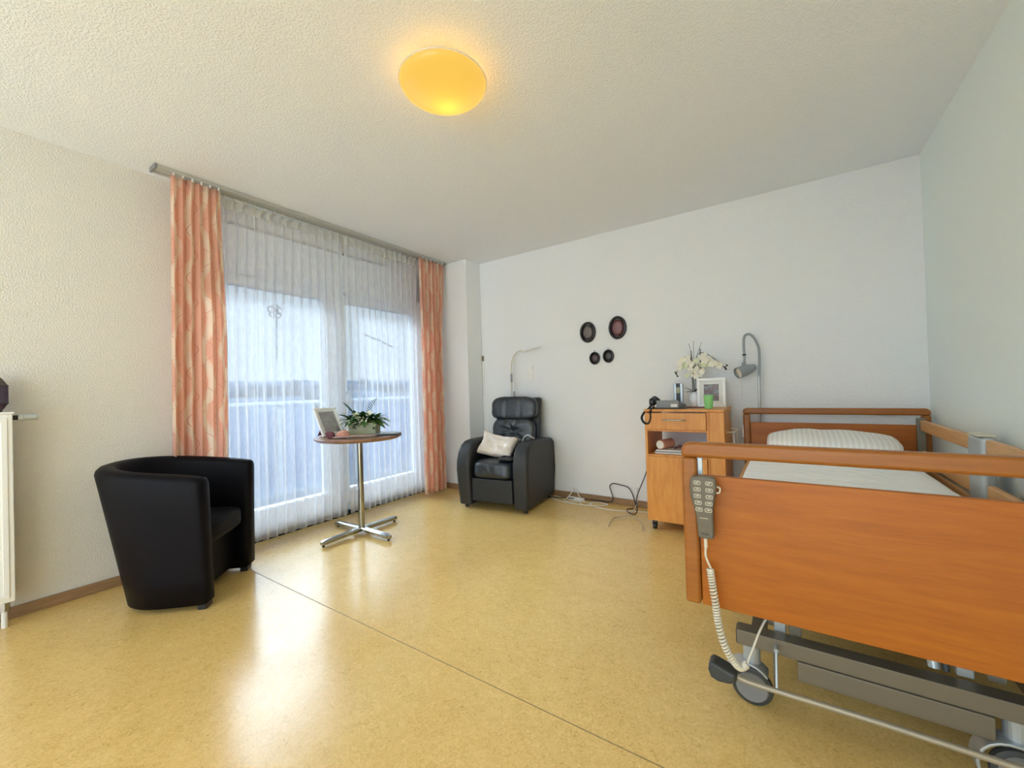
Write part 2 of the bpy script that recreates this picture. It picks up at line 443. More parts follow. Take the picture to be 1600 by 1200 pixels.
# ================================================================== curtains
cr = thing('curtain_rail', 'grey aluminium curtain rail fixed along the ceiling above the window', 'curtain rail', (-3.13, 2.07, 2.5))
MB().box(-.055, .040, -1.225, 1.245, -.020, 0).box(-.055, -.030, -1.225, 1.245, -.025, -.020).box(.015, .040, -1.225, 1.245, -.025, -.020).build('track', M['alu'], cr, bevel=.003)
MB().box(-.057, .042, -1.238, -1.2251, -.026, -.001).build('end_cap', M['grey'], cr)
MB().box(-.057, .042, 1.2451, 1.258, -.026, -.001).build('end_cap', M['grey'], cr)

def drape_mesh(x, y0t, y1t, y0b, y1b, z0, z1, pitch, ampt, ampb, seed, hem=0, sharp=1.0, rows=26, xt=None, xb=None, per=14, xslope=0, over=.13):
    """pleated cloth hanging in the y direction; returns MB with uv in metres of cloth"""
    rnd = random.Random(seed)
    npl = max(2, round((y1t-y0t)/pitch)); cols = npl*per
    ph = [rnd.uniform(-.35, .35) for _ in range(npl+2)]; am = [rnd.uniform(.7, 1.25) for _ in range(npl+2)]
    wid = [rnd.uniform(.75, 1.25) for _ in range(npl)]
    tot = sum(wid); cum = [0]
    for w_ in wid: cum.append(cum[-1]+w_/tot)
    mb = MB(); rows_v = []
    L = (y1t-y0t)*2.1
    for r in range(rows+1):
        f = r/rows; z = z1+(z0-z1)*f; ring = []
        for c in range(cols+1):
            u = c/cols*npl; i = min(int(u), npl-1); fr = u-i
            yb_ = cum[i]+(cum[i+1]-cum[i])*fr
            t_ = i+fr
            yt = y0t+(y1t-y0t)*(t_/npl); yb2 = y0b+(y1b-y0b)*yb_
            g = min(1, f*2.2); g = g*g*(3-2*g)
            y = yt*(1-g)+yb2*g
            a = (ampt*(1-g)+ampb*g)*(am[i]*(1-fr)+am[i+1]*fr)
            s = math.sin(2*PI*fr+ph[i]*g*math.sin(PI*fr)*1.5)
            s = math.copysign(abs(s)**sharp, s)
            sway = .25*ampb*math.sin(f*3.1+i*1.9)*g
            y2 = y + math.sin(4*PI*fr)*(y1t-y0t)/npl*over
            zz = z
            if f == 1: zz += .004*math.sin(u*2.1)
            ring.append(mb.bm.verts.new((x+a*s+sway+xslope*f, y2, zz)))
        rows_v.append(ring)
    uvl = mb.bm.loops.layers.uv.new('uv')
    for r in range(rows):
        for c in range(cols):
            fc = mb._f([rows_v[r][c], rows_v[r][c+1], rows_v[r+1][c+1], rows_v[r+1][c]])
            for lp, (cc, rr) in zip(fc.loops, ((c, r), (c+1, r), (c+1, r+1), (c, r+1))):
                lp[uvl].uv = (cc/cols*L, (z1-z0)*(1-rr/rows))
    return mb
def solid(o, t):
    s = o.modifiers.new('th', 'SOLIDIFY'); s.thickness = t; s.offset = 0; return o

# coral drapes
dl = thing('drape', 'peach patterned drape hanging left of the window behind the tub chair', 'curtain', (-3.085, 1.04, .03), 0, 'peach drapes at the window')
dm = drape_mesh(0, -.135, .13, -.138, .165, 0, 2.425, .047, .016, .019, 5, rows=40, per=16, xslope=-.075)
solid(dm.build('fabric', M['drape'], dl, smooth=True), .0012)
dr = thing('drape', 'peach patterned drape hanging right of the window beside the corner pillar', 'curtain', (-3.085, 3.13, .03), 0, 'peach drapes at the window')
dm = drape_mesh(0, -.20, .16, -.20, .10, 0, 2.425, .052, .018, .034, 9, rows=40, per=16)
solid(dm.build('fabric', M['drape'], dr, smooth=True), .0012)
def gliders(root, y0, y1, n, dx, dz=2.424):
    for i in range(n):
        y = y0+(y1-y0)*i/(n-1)
        MB().box(dx-.004, dx+.004, y-.004, y+.004, dz, 2.444).build('glider', M['white'], root)
gliders(dl, -.12, .12, 6, 0); gliders(dr, -.145, .145, 6, 0)

# sheers, two lengths meeting in the middle
for (y0, y1, sd, lab) in ((1.13, 2.115, 21, 'left length of pleated white sheer curtain, nearer the tub chair'), (2.135, 3.065, 33, 'right length of pleated white sheer curtain, nearer the recliner')):
    rt = thing('sheer_curtain', lab, 'curtain', (-3.17, (y0+y1)/2, .045), 0, 'white sheer curtains')
    hw = (y1-y0)/2
    dm = drape_mesh(0, -hw, hw, -hw, hw, 0, 2.345, .066, .016, .026, sd, rows=24, per=18, sharp=.85, over=.21)
    dm.build('voile', M['sheer'], rt, smooth=True)
    dm = drape_mesh(0, -hw, hw, -hw, hw, 2.3452, 2.415, .066, .016, .016, sd, rows=2, per=18, sharp=.85, over=.21)
    dm.build('heading_tape', M['sheer_tape'], rt, smooth=True)
    n = round((y1-y0)/.066)
    for i in range(n):
        y = -hw+(i+.5)*(2*hw)/n
        MB().box(-.003, .003, y-.003, y+.003, 2.4151, 2.4295).build('glider', M['white'], rt)

# ornament of bent wire and the branch hung inside the panes
org = thing('window_ornament', 'looped wire ornament with dangling curls hanging in the left window pane', 'ornament', (-3.375, 1.645, 1.76))
o1 = MB()
for k_ in range(5):
    a = k_*2*PI/5+.3
    cx, cz = math.cos(a)*.03, math.sin(a)*.03
    o1.tube([(0, cx+math.cos(q)*.026, cz+math.sin(q)*.026) for q in [2*PI*j/16 for j in range(16)]], .0055, 6, cyc=True)
o1.build('wire_knot', M['black'], org, smooth=True)
MB().tube(smooth_path([(0,0,.055),(0,0,.15)], 4), .0012, 5).build('string', M['dgrey'], org)
MB().tube(smooth_path([(0,0,-.055),(0,.012,-.12),(0,-.012,-.17),(0,.014,-.2),(0,-.01,-.25),(0,.01,-.3),(0,0,-.38)], 6), .0042, 6).build('curl', M['black'], org, smooth=True)
br = thing('hanging_branch', 'thin bare branch hanging across the right window pane', 'ornament', (-3.375, 2.64, 1.6))
MB().tube(smooth_path([(0,-.18,.055),(0,-.06,.02),(0,.02,0),(0,.17,-.05)], 6), .006, 6).build('twig', M['black'], br, smooth=True)
MB().tube([(0,-.02,.01),(0,.06,.07),(0,.09,.08)], .002, 5).tube([(0,.03,0),(0,.02,.08)], .002, 5).build('side_twig', M['dgrey'], br)
MB().cyl((0,0,.0),(0,0,.36), .0012, 5).build('string', M['dgrey'], br)

# ================================================================== ceiling lamp
cl = thing('ceiling_lamp', 'lit round amber glass ceiling lamp', 'lamp', (-1.205, 1.318, H))
MB().lathe([(.0, 0), (.06, 0), (.06, -.03), (.055, -.034), (0, -.034)], (0,0,0), 32).build('ceiling_mount', M['white'], cl, smooth=False)
prof = []
for i in range(13):
    a = i/12; prof.append((.186*math.sin(a*PI/2), -.135+.06*(1-math.cos(a*PI/2))))
prof2 = prof[:]
sh_ = [[(math.cos(2*PI*j/48)*max(r, .0005), math.sin(2*PI*j/48)*max(r, .0005), z) for j in range(48)] for r, z in prof2]
MB().loft(sh_, cap=False).build('lamp_shade', M['shade'], cl, smooth=True)
MB().tube([(math.cos(a)*.188, math.sin(a)*.188, -.071) for a in [2*PI*i/48 for i in range(48)]], .0028, 8, cyc=True).build('rim', M['bulb'], cl, smooth=True)
for k_ in range(3):
    a = k_*2*PI/3+.4
    MB().cyl((math.cos(a)*.05, math.sin(a)*.05, -.03), (math.cos(a)*.176, math.sin(a)*.176, -.074), .003, 8).build('spoke', M['metal'], cl)
li = bpy.data.lights.new('ceiling_lamp_bulb', 'POINT'); li.energy = .75; li.color = (1, .56, .14); li.shadow_soft_size = .03
lo = bpy.data.objects.new('ceiling_lamp_bulb', li); COL.objects.link(lo); lo.location = (-1.235, 1.373, H-.075)

# ================================================================== tub chair
TC = thing('tub_chair', 'black faux leather tub chair in front of the left wall', 'chair', (-2.69, 1.02, 0), math.atan2(.695, .72))
def tub_path(a, b, L, n=40, p=2.35):
    pts = []
    for i in range(n+1):
        th = -PI/2+PI*i/n
        c, s_ = math.cos(th), math.sin(th)
        pts.append((-L-(b-L)*abs(c)**(2/p), a*math.copysign(abs(s_)**(2/p), s_)))
    m = 7
    pre = [(-L*i/m, -a) for i in range(m)]; post = [(-L*(m-i)/m, a) for i in range(1, m+1)]
    return pre+pts+post
sh = MB(); th = .088
KZ = [0, .12, .25, .38, .5, .6, .66]
def ztop(x):  # rim height falls slightly to the front of the arms
    f = min(1, max(0, -x/.62)); return .684+.070*f**.8
def kform(k): return (.268+.042*k, .445+.135*k, .15+.03*k)
paths = [tub_path(*kform(k)) for k in [0, .2, .4, .6, .8, 1.0]]
Np = len(paths[0])
def off(path, i, d):
    p = Vector(path[i]); a_ = Vector(path[max(i-1, 0)]); b_ = Vector(path[min(i+1, Np-1)])
    t = (b_-a_).normalized(); nrm = Vector((t.y, -t.x))  # pointing outward for this winding?
    if nrm.dot(p-Vector((-.2, 0))) < 0: nrm = -nrm
    return p-nrm*d
rings = []
for i in range(Np):
    sec = []
    zt = ztop(paths[-1][i][0])
    for j, pt in enumerate(paths):
        k_ = j/5; q = off(pt, i, 0); sec.append((q.x, q.y, .03+(zt-.04-.03)*k_))
    for a in (25, 55, 90, 125, 155):
        a = math.radians(a); q = off(paths[-1], i, th/2-math.cos(a)*th/2); sec.append((q.x, q.y, zt-.04+math.sin(a)*.04))
    for j in range(5, -1, -1):
        k_ = j/5; q = off(paths[j], i, th); sec.append((q.x, q.y, .03+(zt-.04-.03)*k_))
    rings.append(sec)
def shrink(sec, e, dx):
    c = Vector((0,0,0))
    for p in sec: c += Vector(p)
    c /= len(sec); out = []
    for x, y, z in sec:
        yy = c.y+(y-c.y)*(1-e/(th/2)); zz = z+(-e if z > .6 else (e*.6 if z < .06 else 0))
        out.append((x+dx, yy, zz))
    return out
R_ = .03
front = []; back = []
for a in (75, 50, 25):
    a = math.radians(a); e = R_*(1-math.cos(a)); dx = R_*math.sin(a)
    front.append(shrink(rings[0], e, dx)); back.append(shrink(rings[-1], e, dx))
front.insert(0, shrink(rings[0], R_, R_)) if False else None
sh.loft(front+rings+back[::-1])
sh.build('shell', M['tub'], TC, smooth=True)
for s_ in (-1, 1):
    MB().box(-.03, .012, s_*.225-.03, s_*.225+.03, 0, .035).build('foot', M['black'], TC, bevel=.004)
MB().box(-.38, -.34, -.15, .15, 0, .035).build('foot', M['black'], TC, bevel=.004)
def seatfn(q):
    if q.z > 0: q = Vector((q.x, q.y, q.z+.02*(1-(q.y/.2)**2)*(1 if q.x < .2 else 1)))
    return q
MB().puff((-.22, 0, .355), (.235, .205, .06), 5, 16, seatfn).build('seat_cushion', M['tub'], TC, smooth=True)
MB().box(-.075, -.06, -.21, .21, .05, .32).build('front_panel', M['tub'], TC)

# ================================================================== bistro table
TX, TY, TZ = -2.762, 1.953, .756
tb = thing('bistro_table', 'small round brown table on a chrome cross foot before the sheer curtain', 'table', (TX, TY, 0))
MB().lathe([(0, TZ-.026), (.298, TZ-.026), (.318, TZ-.012), (.32, TZ-.004), (.318, TZ), (0, TZ)], (0,0,0), 56).build('tabletop', M['table'], tb, bevel=.001)
MB().lathe([(0, TZ-.034), (.12, TZ-.034), (.12, TZ-.0265), (0, TZ-.0265)], (0,0,0), 24).build('mounting_plate', M['black'], tb)
MB().prism(circ(0, 0, .0235, 20, sx=1, sy=1), 'z', .045, TZ-.034).build('column', M['chrome'], tb, smooth=False, bevel=.002)
for a in range(4):
    d = Vector((math.cos(a*PI/2), math.sin(a*PI/2), 0)); sd = Vector((-d.y, d.x, 0))
    ft = MB(); prof = [(-.021, 0), (-.023, .02), (-.015, .031), (.015, .031), (.023, .02), (.021, 0)]
    rings = []
    for s_, zo in ((.018, .022), (.20, .019), (.305, .016), (.332, .016)):
        sc = 1 if s_ < .31 else .8
        rings.append([tuple(d*s_+sd*(u*sc)+Vector((0,0,zo+w_*sc))) for u, w_ in prof])
    f_ = ft.loft(rings).build('foot', M['chrome'], tb, bevel=.003, seg=2)
    MB().cyl(tuple(d*.315), tuple(d*.315+Vector((0,0,.018))), .009, 12).build('glide', M['black'], f_)

def place_quad_frame(root, w, h, fr, dep, mats, inset=.006, mat_board=None, pf=None):
    """picture frame standing in local x-z plane, front to -y, bottom at z=0"""
    f = MB()
    for x0, x1, z0, z1 in ((-w/2, w/2, 0, fr), (-w/2, w/2, h-fr, h), (-w/2, -w/2+fr, fr, h-fr), (w/2-fr, w/2, fr, h-fr)):
        f.box(x0, x1, 0, dep, z0, z1)
    a = f.build('frame', mats[0], root, bevel=.003)
    MB().box(-w/2+fr, w/2-fr, dep*.4, dep*.8, fr, h-fr).build('mat_board', mats[2], root)
    g = pf if pf is not None else fr*1.7
    MB().box(-w/2+g, w/2-g, dep*.3, dep*.4, g, h-g).build('photo', mats[1], root)
    return a

# things on the bistro table
pf = thing('picture_frame', 'white picture frame leaning back on the round table', 'picture frame', (-2.925, 1.85, TZ+.0085), math.radians(92))
sub = bpy.data.objects.new('tilt', None)
bpy.data.objects.remove(sub)
def tilted(root, w, h, fr, dep, tilt, mats, stand=None, pf=None, roll=0):
    R = Matrix.Rotation(tilt, 3, 'X')   # leaning back
    def bx(mb, x0, x1, y0, y1, z0, z1):
        c = R @ Vector(((x0+x1)/2, (y0+y1)/2, (z0+z1)/2))
        return mb.obox(c, R@Vector((1,0,0)), R@Vector((0,1,0)), R@Vector((0,0,1)), (x1-x0)/2, (y1-y0)/2, (z1-z0)/2)
    f = MB()
    for x0, x1, z0, z1 in ((-w/2, w/2, 0, fr), (-w/2, w/2, h-fr, h), (-w/2, -w/2+fr, fr, h-fr), (w/2-fr, w/2, fr, h-fr)):
        bx(f, x0, x1, 0, dep, z0, z1)
    f.build('frame', mats[0], root, bevel=.003)
    bx(MB(), -w/2+fr, w/2-fr, dep*.45, dep*.8, fr, h-fr).build('mat_board', mats[2], root)
    g = pf if pf is not None else fr*1.7
    bx(MB(), -w/2+g, w/2-g, dep*.3, dep*.44, g, h-g).build('photo', mats[1], root)
    if stand:
        top = R @ Vector((0, dep, h*.55)); b0 = Vector((0, top.y+h*stand, -.008 if abs(tilt) > .3 else 0))
        m = MB(); m.loft([[(-.03, top.y, top.z), (.03, top.y, top.z), (.03, top.y+.004, top.z), (-.03, top.y+.004, top.z)],
                          [(-.045, b0.y, b0.z), (.045, b0.y, b0.z), (.045, b0.y+.004, b0.z), (-.045, b0.y+.004, b0.z)]])
        m.build('easel_stand', M['plum'], root)
tilted(pf, .19, .245, .014, .016, math.radians(-30), (M['white'], M['photo_f'], M['paper']), stand=.30, pf=.032)

# planter with flowers
pl = thing('flower_planter', 'sage green wooden box planter with ferns and white flowers on the round table', 'planter', (-2.80, 2.03, TZ), math.radians(33))
bxm = MB(); bw, bd, bh = .108, .055, .095
bxm.box(-bw, bw, -bd, -bd+.008, 0, bh).box(-bw, bw, bd-.008, bd, 0, bh).box(-bw, -bw+.008, -bd+.008, bd-.008, 0, bh).box(bw-.008, bw, -bd+.008, bd-.008, 0, bh).box(-bw+.008, bw-.008, -bd+.008, bd-.008, 0, .01)
bxm.build('box', M['planter'], pl, bevel=.002)
MB().box(-bw+.009, bw-.009, -bd+.009, bd-.009, .011, bh-.015).build('moss', M['leafd'], pl)
def leaf(mb, p, d, L, W, droop=.3, n=5, updir=(0,0,1)):
    p = Vector(p); d = Vector(d).normalized(); s_ = d.cross(Vector(updir))
    if s_.length < .01: s_ = Vector((1,0,0))
    s_.normalize(); prev = None
    for i in range(n+1):
        t = i/n; c = p+d*(L*t)+Vector((0,0,-droop*L*t*t)); w_ = W*math.sin(PI*min(.98, .06+t*.94))**.8
        up_ = s_.cross(d)*(w_*.25)
        a, b_, c_ = mb.bm.verts.new(c-s_*w_+up_), mb.bm.verts.new(c), mb.bm.verts.new(c+s_*w_+up_)
        if prev: mb._f([prev[0], a, b_, prev[1]]); mb._f([prev[1], b_, c_, prev[2]])
        prev = (a, b_, c_)
rnd = random.Random(11)
lv = MB()
for m_, n_, zr in ((M['leafd'], 90, (.0, .07)), (M['leaf'], 110, (.02, .12)), (M['leafl'], 50, (.04, .13))):
    lv.mat(m_)
    for i in range(n_):
        a = rnd.uniform(0, 2*PI); e = rnd.uniform(-.1, .9)
        p = (rnd.uniform(-.11, .10), rnd.uniform(-.045, .045), bh+rnd.uniform(-.01, .05))
        leaf(lv, p, (math.cos(a)*1.3, math.sin(a)*.8, e), rnd.uniform(.06, .13), rnd.uniform(.008, .02), rnd.uniform(.1, .6))
lv.build('foliage', None, pl, smooth=True)
def fern(mb, p, d, L, n=12, w=.045, droop=.3):
    p = Vector(p); d = Vector(d).normalized(); s_ = d.cross(Vector((0,.3,1))).normalized()
    pts = [p+d*(L*t/10)+Vector((0,0,-droop*L*(t/10)**2)) for t in range(11)]
    mb.tube(pts, .0018, 5)
    for i in range(2, n+1):
        t = i/n; c = p+d*(L*t)+Vector((0,0,-droop*L*t*t)); ww = w*math.sin(PI*(.12+.83*t))
        for sg in (-1, 1):
            leaf(mb, c, s_*sg+d*.75, ww*1.1, .0055, .1, 3)
fr_ = MB()
fr_.mat(M['leafs'])
fern(fr_, (-.02, 0, bh), (.12, -.05, 1), .24, 12, .055, .05); fern(fr_, (.0, 0, bh), (.5, -.1, 1), .25, 12, .055, .15)
fern(fr_, (-.03, 0, bh), (-.7, -.1, 1.0), .22, 12, .05, .1); fern(fr_, (-.03, -.02, bh), (-.95, -.2, .55), .17, 10, .045, .1)
fr_.mat(M['leafl'])
fern(fr_, (.05, -.01, bh), (1, -.2, .25), .17, 14, .05, .45); fern(fr_, (.06, .0, bh), (.9, .3, .5), .16, 14, .05, .5)
fern(fr_, (-.06, -.01, bh), (-1, -.1, .2), .13, 12, .04, .3); fern(fr_, (.05, -.03, bh), (.7, -.6, .3), .14, 12, .045, .5)
fr_.build('fern_fronds', None, pl, smooth=True)
def bloom(mb, c, r, rnd, n=7, facing=(0,-1,.4)):
    c = Vector(c); f = Vector(facing).normalized(); a0 = f.orthogonal().normalized(); b0 = f.cross(a0)
    for i in range(n):
        a = 2*PI*i/n+rnd.uniform(-.2, .2); d = a0*math.cos(a)+b0*math.sin(a)+f*.35
        leaf(mb, c, d, r, r*.42, .1, 4, updir=tuple(f))
for (px, py, pz, r) in ((-.055, -.03, .155, .034), (.05, -.02, .165, .036), (-.1, -.055, .108, .022), (-.03, -.055, .135, .022)):
    b_ = MB(); bloom(b_, (px, py, pz), r*.85, rnd, 5, (rnd.uniform(-.5,.5), -1, .5)); bloom(b_, (px, py-.004, pz+.004), r*.5, rnd, 4, (rnd.uniform(-.5,.5), -1, .2))
    b_.build('flower', M['petalg'] if r < .03 or px < 0 else M['petal'], pl, smooth=True)
gy = MB()
for i in range(46):
    gy.puff((rnd.uniform(-.07, .05), rnd.uniform(-.085, -.055), bh+rnd.uniform(-.025, .045)), (.0045,)*3, 2, 3)
gy.build('small_white_blossoms', M['petal'], pl, smooth=True)

def blob(name, mat, loc, h, lab, cat, n=2.4, amp=.25, fr=14, rz=0, group=None, seed=0):
    def fn(q): return q*(1+amp*noise.noise(q*fr+Vector((seed, 0, 0))))
    mb = MB().puff((0, 0, h[2]), h, n, 14, fn)
    lo_ = min(v.co.z for v in mb.bm.verts)
    bmesh.ops.translate(mb.bm, verts=mb.bm.verts[:], vec=(0, 0, -lo_))
    o = mb.build(name, mat, None, smooth=True); o.location = loc; o.rotation_euler = (0, 0, rz)
    return tag(o, lab, cat, group)
blob('fabric_roll', M['plum'], (-2.802, 1.735, TZ+.001), (.036, .026, .026), 'dark plum cloth lump beside the white frame on the round table', 'cloth', 2.4, .35, 30, .4)
blob('fabric_roll', M['salmon'], (-2.745, 1.80, TZ+.001), (.04, .026, .026), 'salmon pink cloth bundle in front of the planter', 'cloth', 2.6, .3, 26, .6, seed=5)
cl_ = MB()
rows = []
for i in range(19):
    row = []
    for j in range(9):
        u, v_ = i/18, j/8
        x = -.15+u*.30; y = -.045+v_*.09
        z = .006+.012*abs(noise.noise(Vector((x*22, y*22, 3))))+.004
        row.append((x+.01*noise.noise(Vector((y*30, x*9, 1))), y*(1-.5*u)+.012*noise.noise(Vector((x*20, 5, 0))), z))
    rows.append(row)
cl_.loft(rows, closed=False, cap=False)
o = solid(cl_.build('crumpled_cloth', M['pinkcloth'], None, smooth=True), .002); o.location = (-2.655, 1.84, TZ+.001); o.rotation_euler = (0, 0, math.radians(42))
tag(o, 'crumpled pink cloth lying along the front of the round table', 'cloth')
tabl = thing('tablet', 'black tablet lying at the right end of the round table', 'tablet', (-2.575, 2.07, TZ+.0005), math.radians(40))
MB().box(-.095, .095, -.06, .06, 0, .010).build('case', M['black'], tabl, bevel=.003)
MB().box(-.085, .085, -.05, .05, .0101, .0115).build('screen', M['paperg'], tabl)
gd = MB().box(-.06, .06, -.035, .035, 0, .012)
o = gd.build('glass_dish', M['clear'], None, bevel=.003); o.location = (-2.585, 2.09, TZ+.0125); o.rotation_euler = (0, 0, math.radians(40))
tag(o, 'flat clear glass dish on top of the black tablet', 'dish')

# ================================================================== recliner
RC = thing('recliner', 'black leather recliner armchair in the far left corner', 'armchair', (-2.20, 2.885, 0), math.radians(7.8))
for s_, nm in ((-1, 'armrest'), (1, 'armrest')):
    # side profile in (y, z)
    P = [(0.0, .035), (-.012, .2), (-.022, .35), (-.015, .44), (.01, .52), (.05, .572), (.11, .603), (.2, .612), (.45, .606), (.62, .59), (.665, .56), (.675, .3), (.67, .035)]
    a = MB(); xs = [0, .03, .12]
    rings = []
    for t, infl in ((0, .0), (.12, 1), (.5, 1.0), (.88, 1), (1, 0)):
        ring = []
        for y, z in P:
            flare = .02*math.sin(PI*min(1, max(0, (z-.02)/.75)))
            xo = .343+flare; xi = .215
            x = xi+(xo-xi)*t
            cy, cz = .32, .33; e = (1-infl)*.016
            yy = y+(e if y < cy else -e); zz = z-(e if z > .4 else 0)
            ring.append((s_*x, yy, zz))
        rings.append(ring)
    a.loft(rings).build(nm, M['leather_side'], RC, bevel=.016, seg=4, ang=40)
def wr(amp, fr, seed, flat=None):
    def fn(q):
        d = noise.noise(q*fr+Vector((seed, 0, 0)))+.5*noise.noise(q*fr*2.3+Vector((0, seed, 0)))
        return q*(1+amp*d)
    return fn
def seat_f(q):
    q = wr(.02, 9, 4)(q)
    return q
MB().puff((0, .24, .362), (.208, .265, .085), 5, 22, seat_f).build('seat_cushion', M['leather'], RC, smooth=True)
MB().box(-.205, .205, .0, .05, .075, .285).build('footrest', M['leather_side'], RC, bevel=.014, seg=3)
MB().box(-.2, .2, .06, .62, .07, .28).build('base_frame', M['leather_side'], RC, bevel=.01)
tl = math.radians(-9)
Rb = Matrix.Rotation(tl, 3, 'X')
def bfn(seams, amp=.02):
    def fn(q):
        q = wr(amp, 10, 2)(q)
        if q.y < 0:
            g = sum(math.exp(-((q.x-s0)/.012)**2) for s0 in seams)
            q.y += .016*g
        return q
    return fn
def lower(q):
    q = wr(.035, 9, 7)(q)
    if q.y < 0:
        r = math.hypot(q.x*.8, (q.z-.03)); q.y += .03*math.exp(-(r/.035)**2)
        a = math.atan2(q.z-.03, q.x); q.y += .007*math.sin(a*7)*math.exp(-(r/.12)**2)
    return q
MB().puff((0, .515, .885), (.250, .064, .120), 3.6, 30, bfn((-.075, .085)), Rb).build('headrest', M['leather'], RC, smooth=True)
MB().puff((0, .485, .63), (.230, .06, .165), 4, 30, lower, Rb).build('backrest', M['leather'], RC, smooth=True)
MB().obox((.012, .565, .70), Rb@Vector((1,0,0)), Rb@Vector((0,1,0)), Rb@Vector((0,0,1)), .243, .03, .29).build('back_shell', M['leather_side'], RC, bevel=.02, seg=4)
for sx in (-.3, .3):
    for y in (.06, .6):
        MB().cyl((sx, y, 0), (sx, y, .052), .018, 14).build('foot', M['black'], RC)

def rc(x, y, z):  # recliner local -> world
    a = math.radians(7.8); return (-2.20+x*math.cos(a)-y*math.sin(a), 2.885+x*math.sin(a)+y*math.cos(a), z)
# satin cushion: thin pillow with pulled-out corners, leaning on the left armrest
def cushion_thin(name, mat, w, h, t, seed):
    mb = MB(); n = 22; top = []; bot = []
    def pos(u, v, sg):
        # pinched edges between corners
        k = 1-.10*(1-u*u)*abs(v)**4 ; k2 = 1-.10*(1-v*v)*abs(u)**4
        x = u*w/2*k2; y = v*h/2*k
        th_ = t*((1-u**4)*(1-v**4))**.5
        wv = .022*noise.noise(Vector((u*1.8+seed, v*1.8, sg)))+.012*noise.noise(Vector((u*4+seed, v*4, sg)))
        if u < 0 and v > 0: x -= .05*u*u*v*v*1.0; y += .05*(u*v)**2; x -= .0
        wv += .03*u*u
        return (x, y, sg*(th_)+wv*((1-u**4)*(1-v**4))**.3*(1.2))
    for i in range(n+1):
        a, b_ = [], []
        for j in range(n+1):
            u, v = -1+2*i/n, -1+2*j/n
            va = mb.bm.verts.new(pos(u, v, 1)); a.append(va)
            b_.append(va if i in (0, n) or j in (0, n) else mb.bm.verts.new(pos(u, v, -1)))
        top.append(a); bot.append(b_)
    for i in range(n):
        for j in range(n):
            mb._f([top[i][j], top[i+1][j], top[i+1][j+1], top[i][j+1]])
            mb._f([bot[i][j], bot[i][j+1], bot[i+1][j+1], bot[i+1][j]])
    return mb.build(name, mat, None, smooth=True)
cu = cushion_thin('throw_cushion', M['satin'], .38, .23, .042, 2)
cu.location = rc(-.03, .20, .548)
cu.rotation_euler = (Matrix.Rotation(math.radians(12), 3, 'Z') @ Matrix.Rotation(math.radians(48), 3, 'X') @ Matrix.Rotation(math.radians(-9), 3, 'Z')).to_euler()
tag(cu, 'shiny ivory satin cushion slumped on the recliner seat', 'cushion')
bg = thing('black_pouch', 'flat black pouch on the right side of the recliner seat', 'pouch', rc(.125, .07, .449), math.radians(12))
MB().puff((0, 0, .013), (.078, .06, .011), 4, 10, wr(.06, 20, 1)).build('body', M['black'], bg, smooth=True)
MB().tube(smooth_path([(-.05, .0, .03), (-.02, .03, .032), (.03, .0, .034), (.05, .03, .03)], 6), .005, 8).build('strap', M['black'], bg, smooth=True)
hc = MB().tube(smooth_path([rc(.18, .25, .46), rc(.185, .27, .56), rc(.2, .28, .625), rc(.24, .285, .65), rc(.28, .29, .63), rc(.30, .30, .618)], 8), .004, 8).build('white_cable', M['wcable'], None, smooth=True)
tag(hc, 'white cable looping over the right armrest of the recliner', 'cable')

# slender reading lamp standing behind the recliner
rlp = thing('reading_lamp', 'slender white floor reading lamp arching up behind the recliner', 'lamp', (-2.415, 3.562, 0))
MB().lathe([(0, 0), (.048, 0), (.048, .014), (.012, .02), (0, .02)], (0,0,0), 24).build('base', M['beige'], rlp)
MB().tube(smooth_path([(0,0,.018), (0,0,.6), (.006,0,1.2)], 4), .007, 10).build('pole', M['beige'], rlp, smooth=True)
MB().tube([(.0055,0,1.15), (.0062,0,1.24)], .010, 12).build('sleeve', M['lampgrey'], rlp, smooth=True)
MB().tube(smooth_path([(.006,0,1.2), (.010,0,1.33), (.04,0,1.42), (.10,-.01,1.465), (.16,-.02,1.475)], 8), .006, 10).build('gooseneck', M['beige'], rlp, smooth=True)
hd_ = MB()
prof = [(0, -.08), (.016, -.074), (.026, -.04), (.027, 0), (.022, .06), (.012, .13), (0, .15)]
hd_.lathe(prof, (0,0,0), 20, axis='x', sx=1, sy=.45)
bmesh.ops.rotate(hd_.bm, verts=hd_.bm.verts[:], cent=(0,0,0), matrix=Matrix.Rotation(math.radians(-8), 3, 'Y'))
bmesh.ops.translate(hd_.bm, verts=hd_.bm.verts[:], vec=(.235, -.02, 1.475))
hd_.build('lamp_head', M['white'], rlp, smooth=True)
MB().tube(smooth_path([(.05,-.0,1.425), (.058,-.01,1.3), (.046,-.01,1.2), (.044,-.01,1.13)], 6), .0025, 6).build('cord', M['beige'], rlp, smooth=True)
MB().box(.030, .052, -.02, -.004, 1.055, 1.145).build('switch', M['white'], rlp, bevel=.004)
MB().box(.034, .050, -.018, -.006, .99, 1.054).build('plug', M['lampgrey'], rlp, bevel=.003)

# light switch pair with socket on the far wall
sw = thing('wall_switch', 'white double wall plate with rocker switch above a socket, over the recliner', 'switch', (-2.207, YF, 1.175))
MB().box(-.040, .040, -.010, 0, 0, .155).build('plate', M['white'], sw, bevel=.003)
MB().box(-.029, .029, -.017, -.0101, .083, .143).build('rocker', M['white'], sw, bevel=.003)
MB().lathe([(0, 0), (.027, 0), (.029, -.006), (.022, -.006), (.021, -.002), (0, -.002)], (0, -.0101, .042), 28, axis='y').build('socket', M['white'], sw)

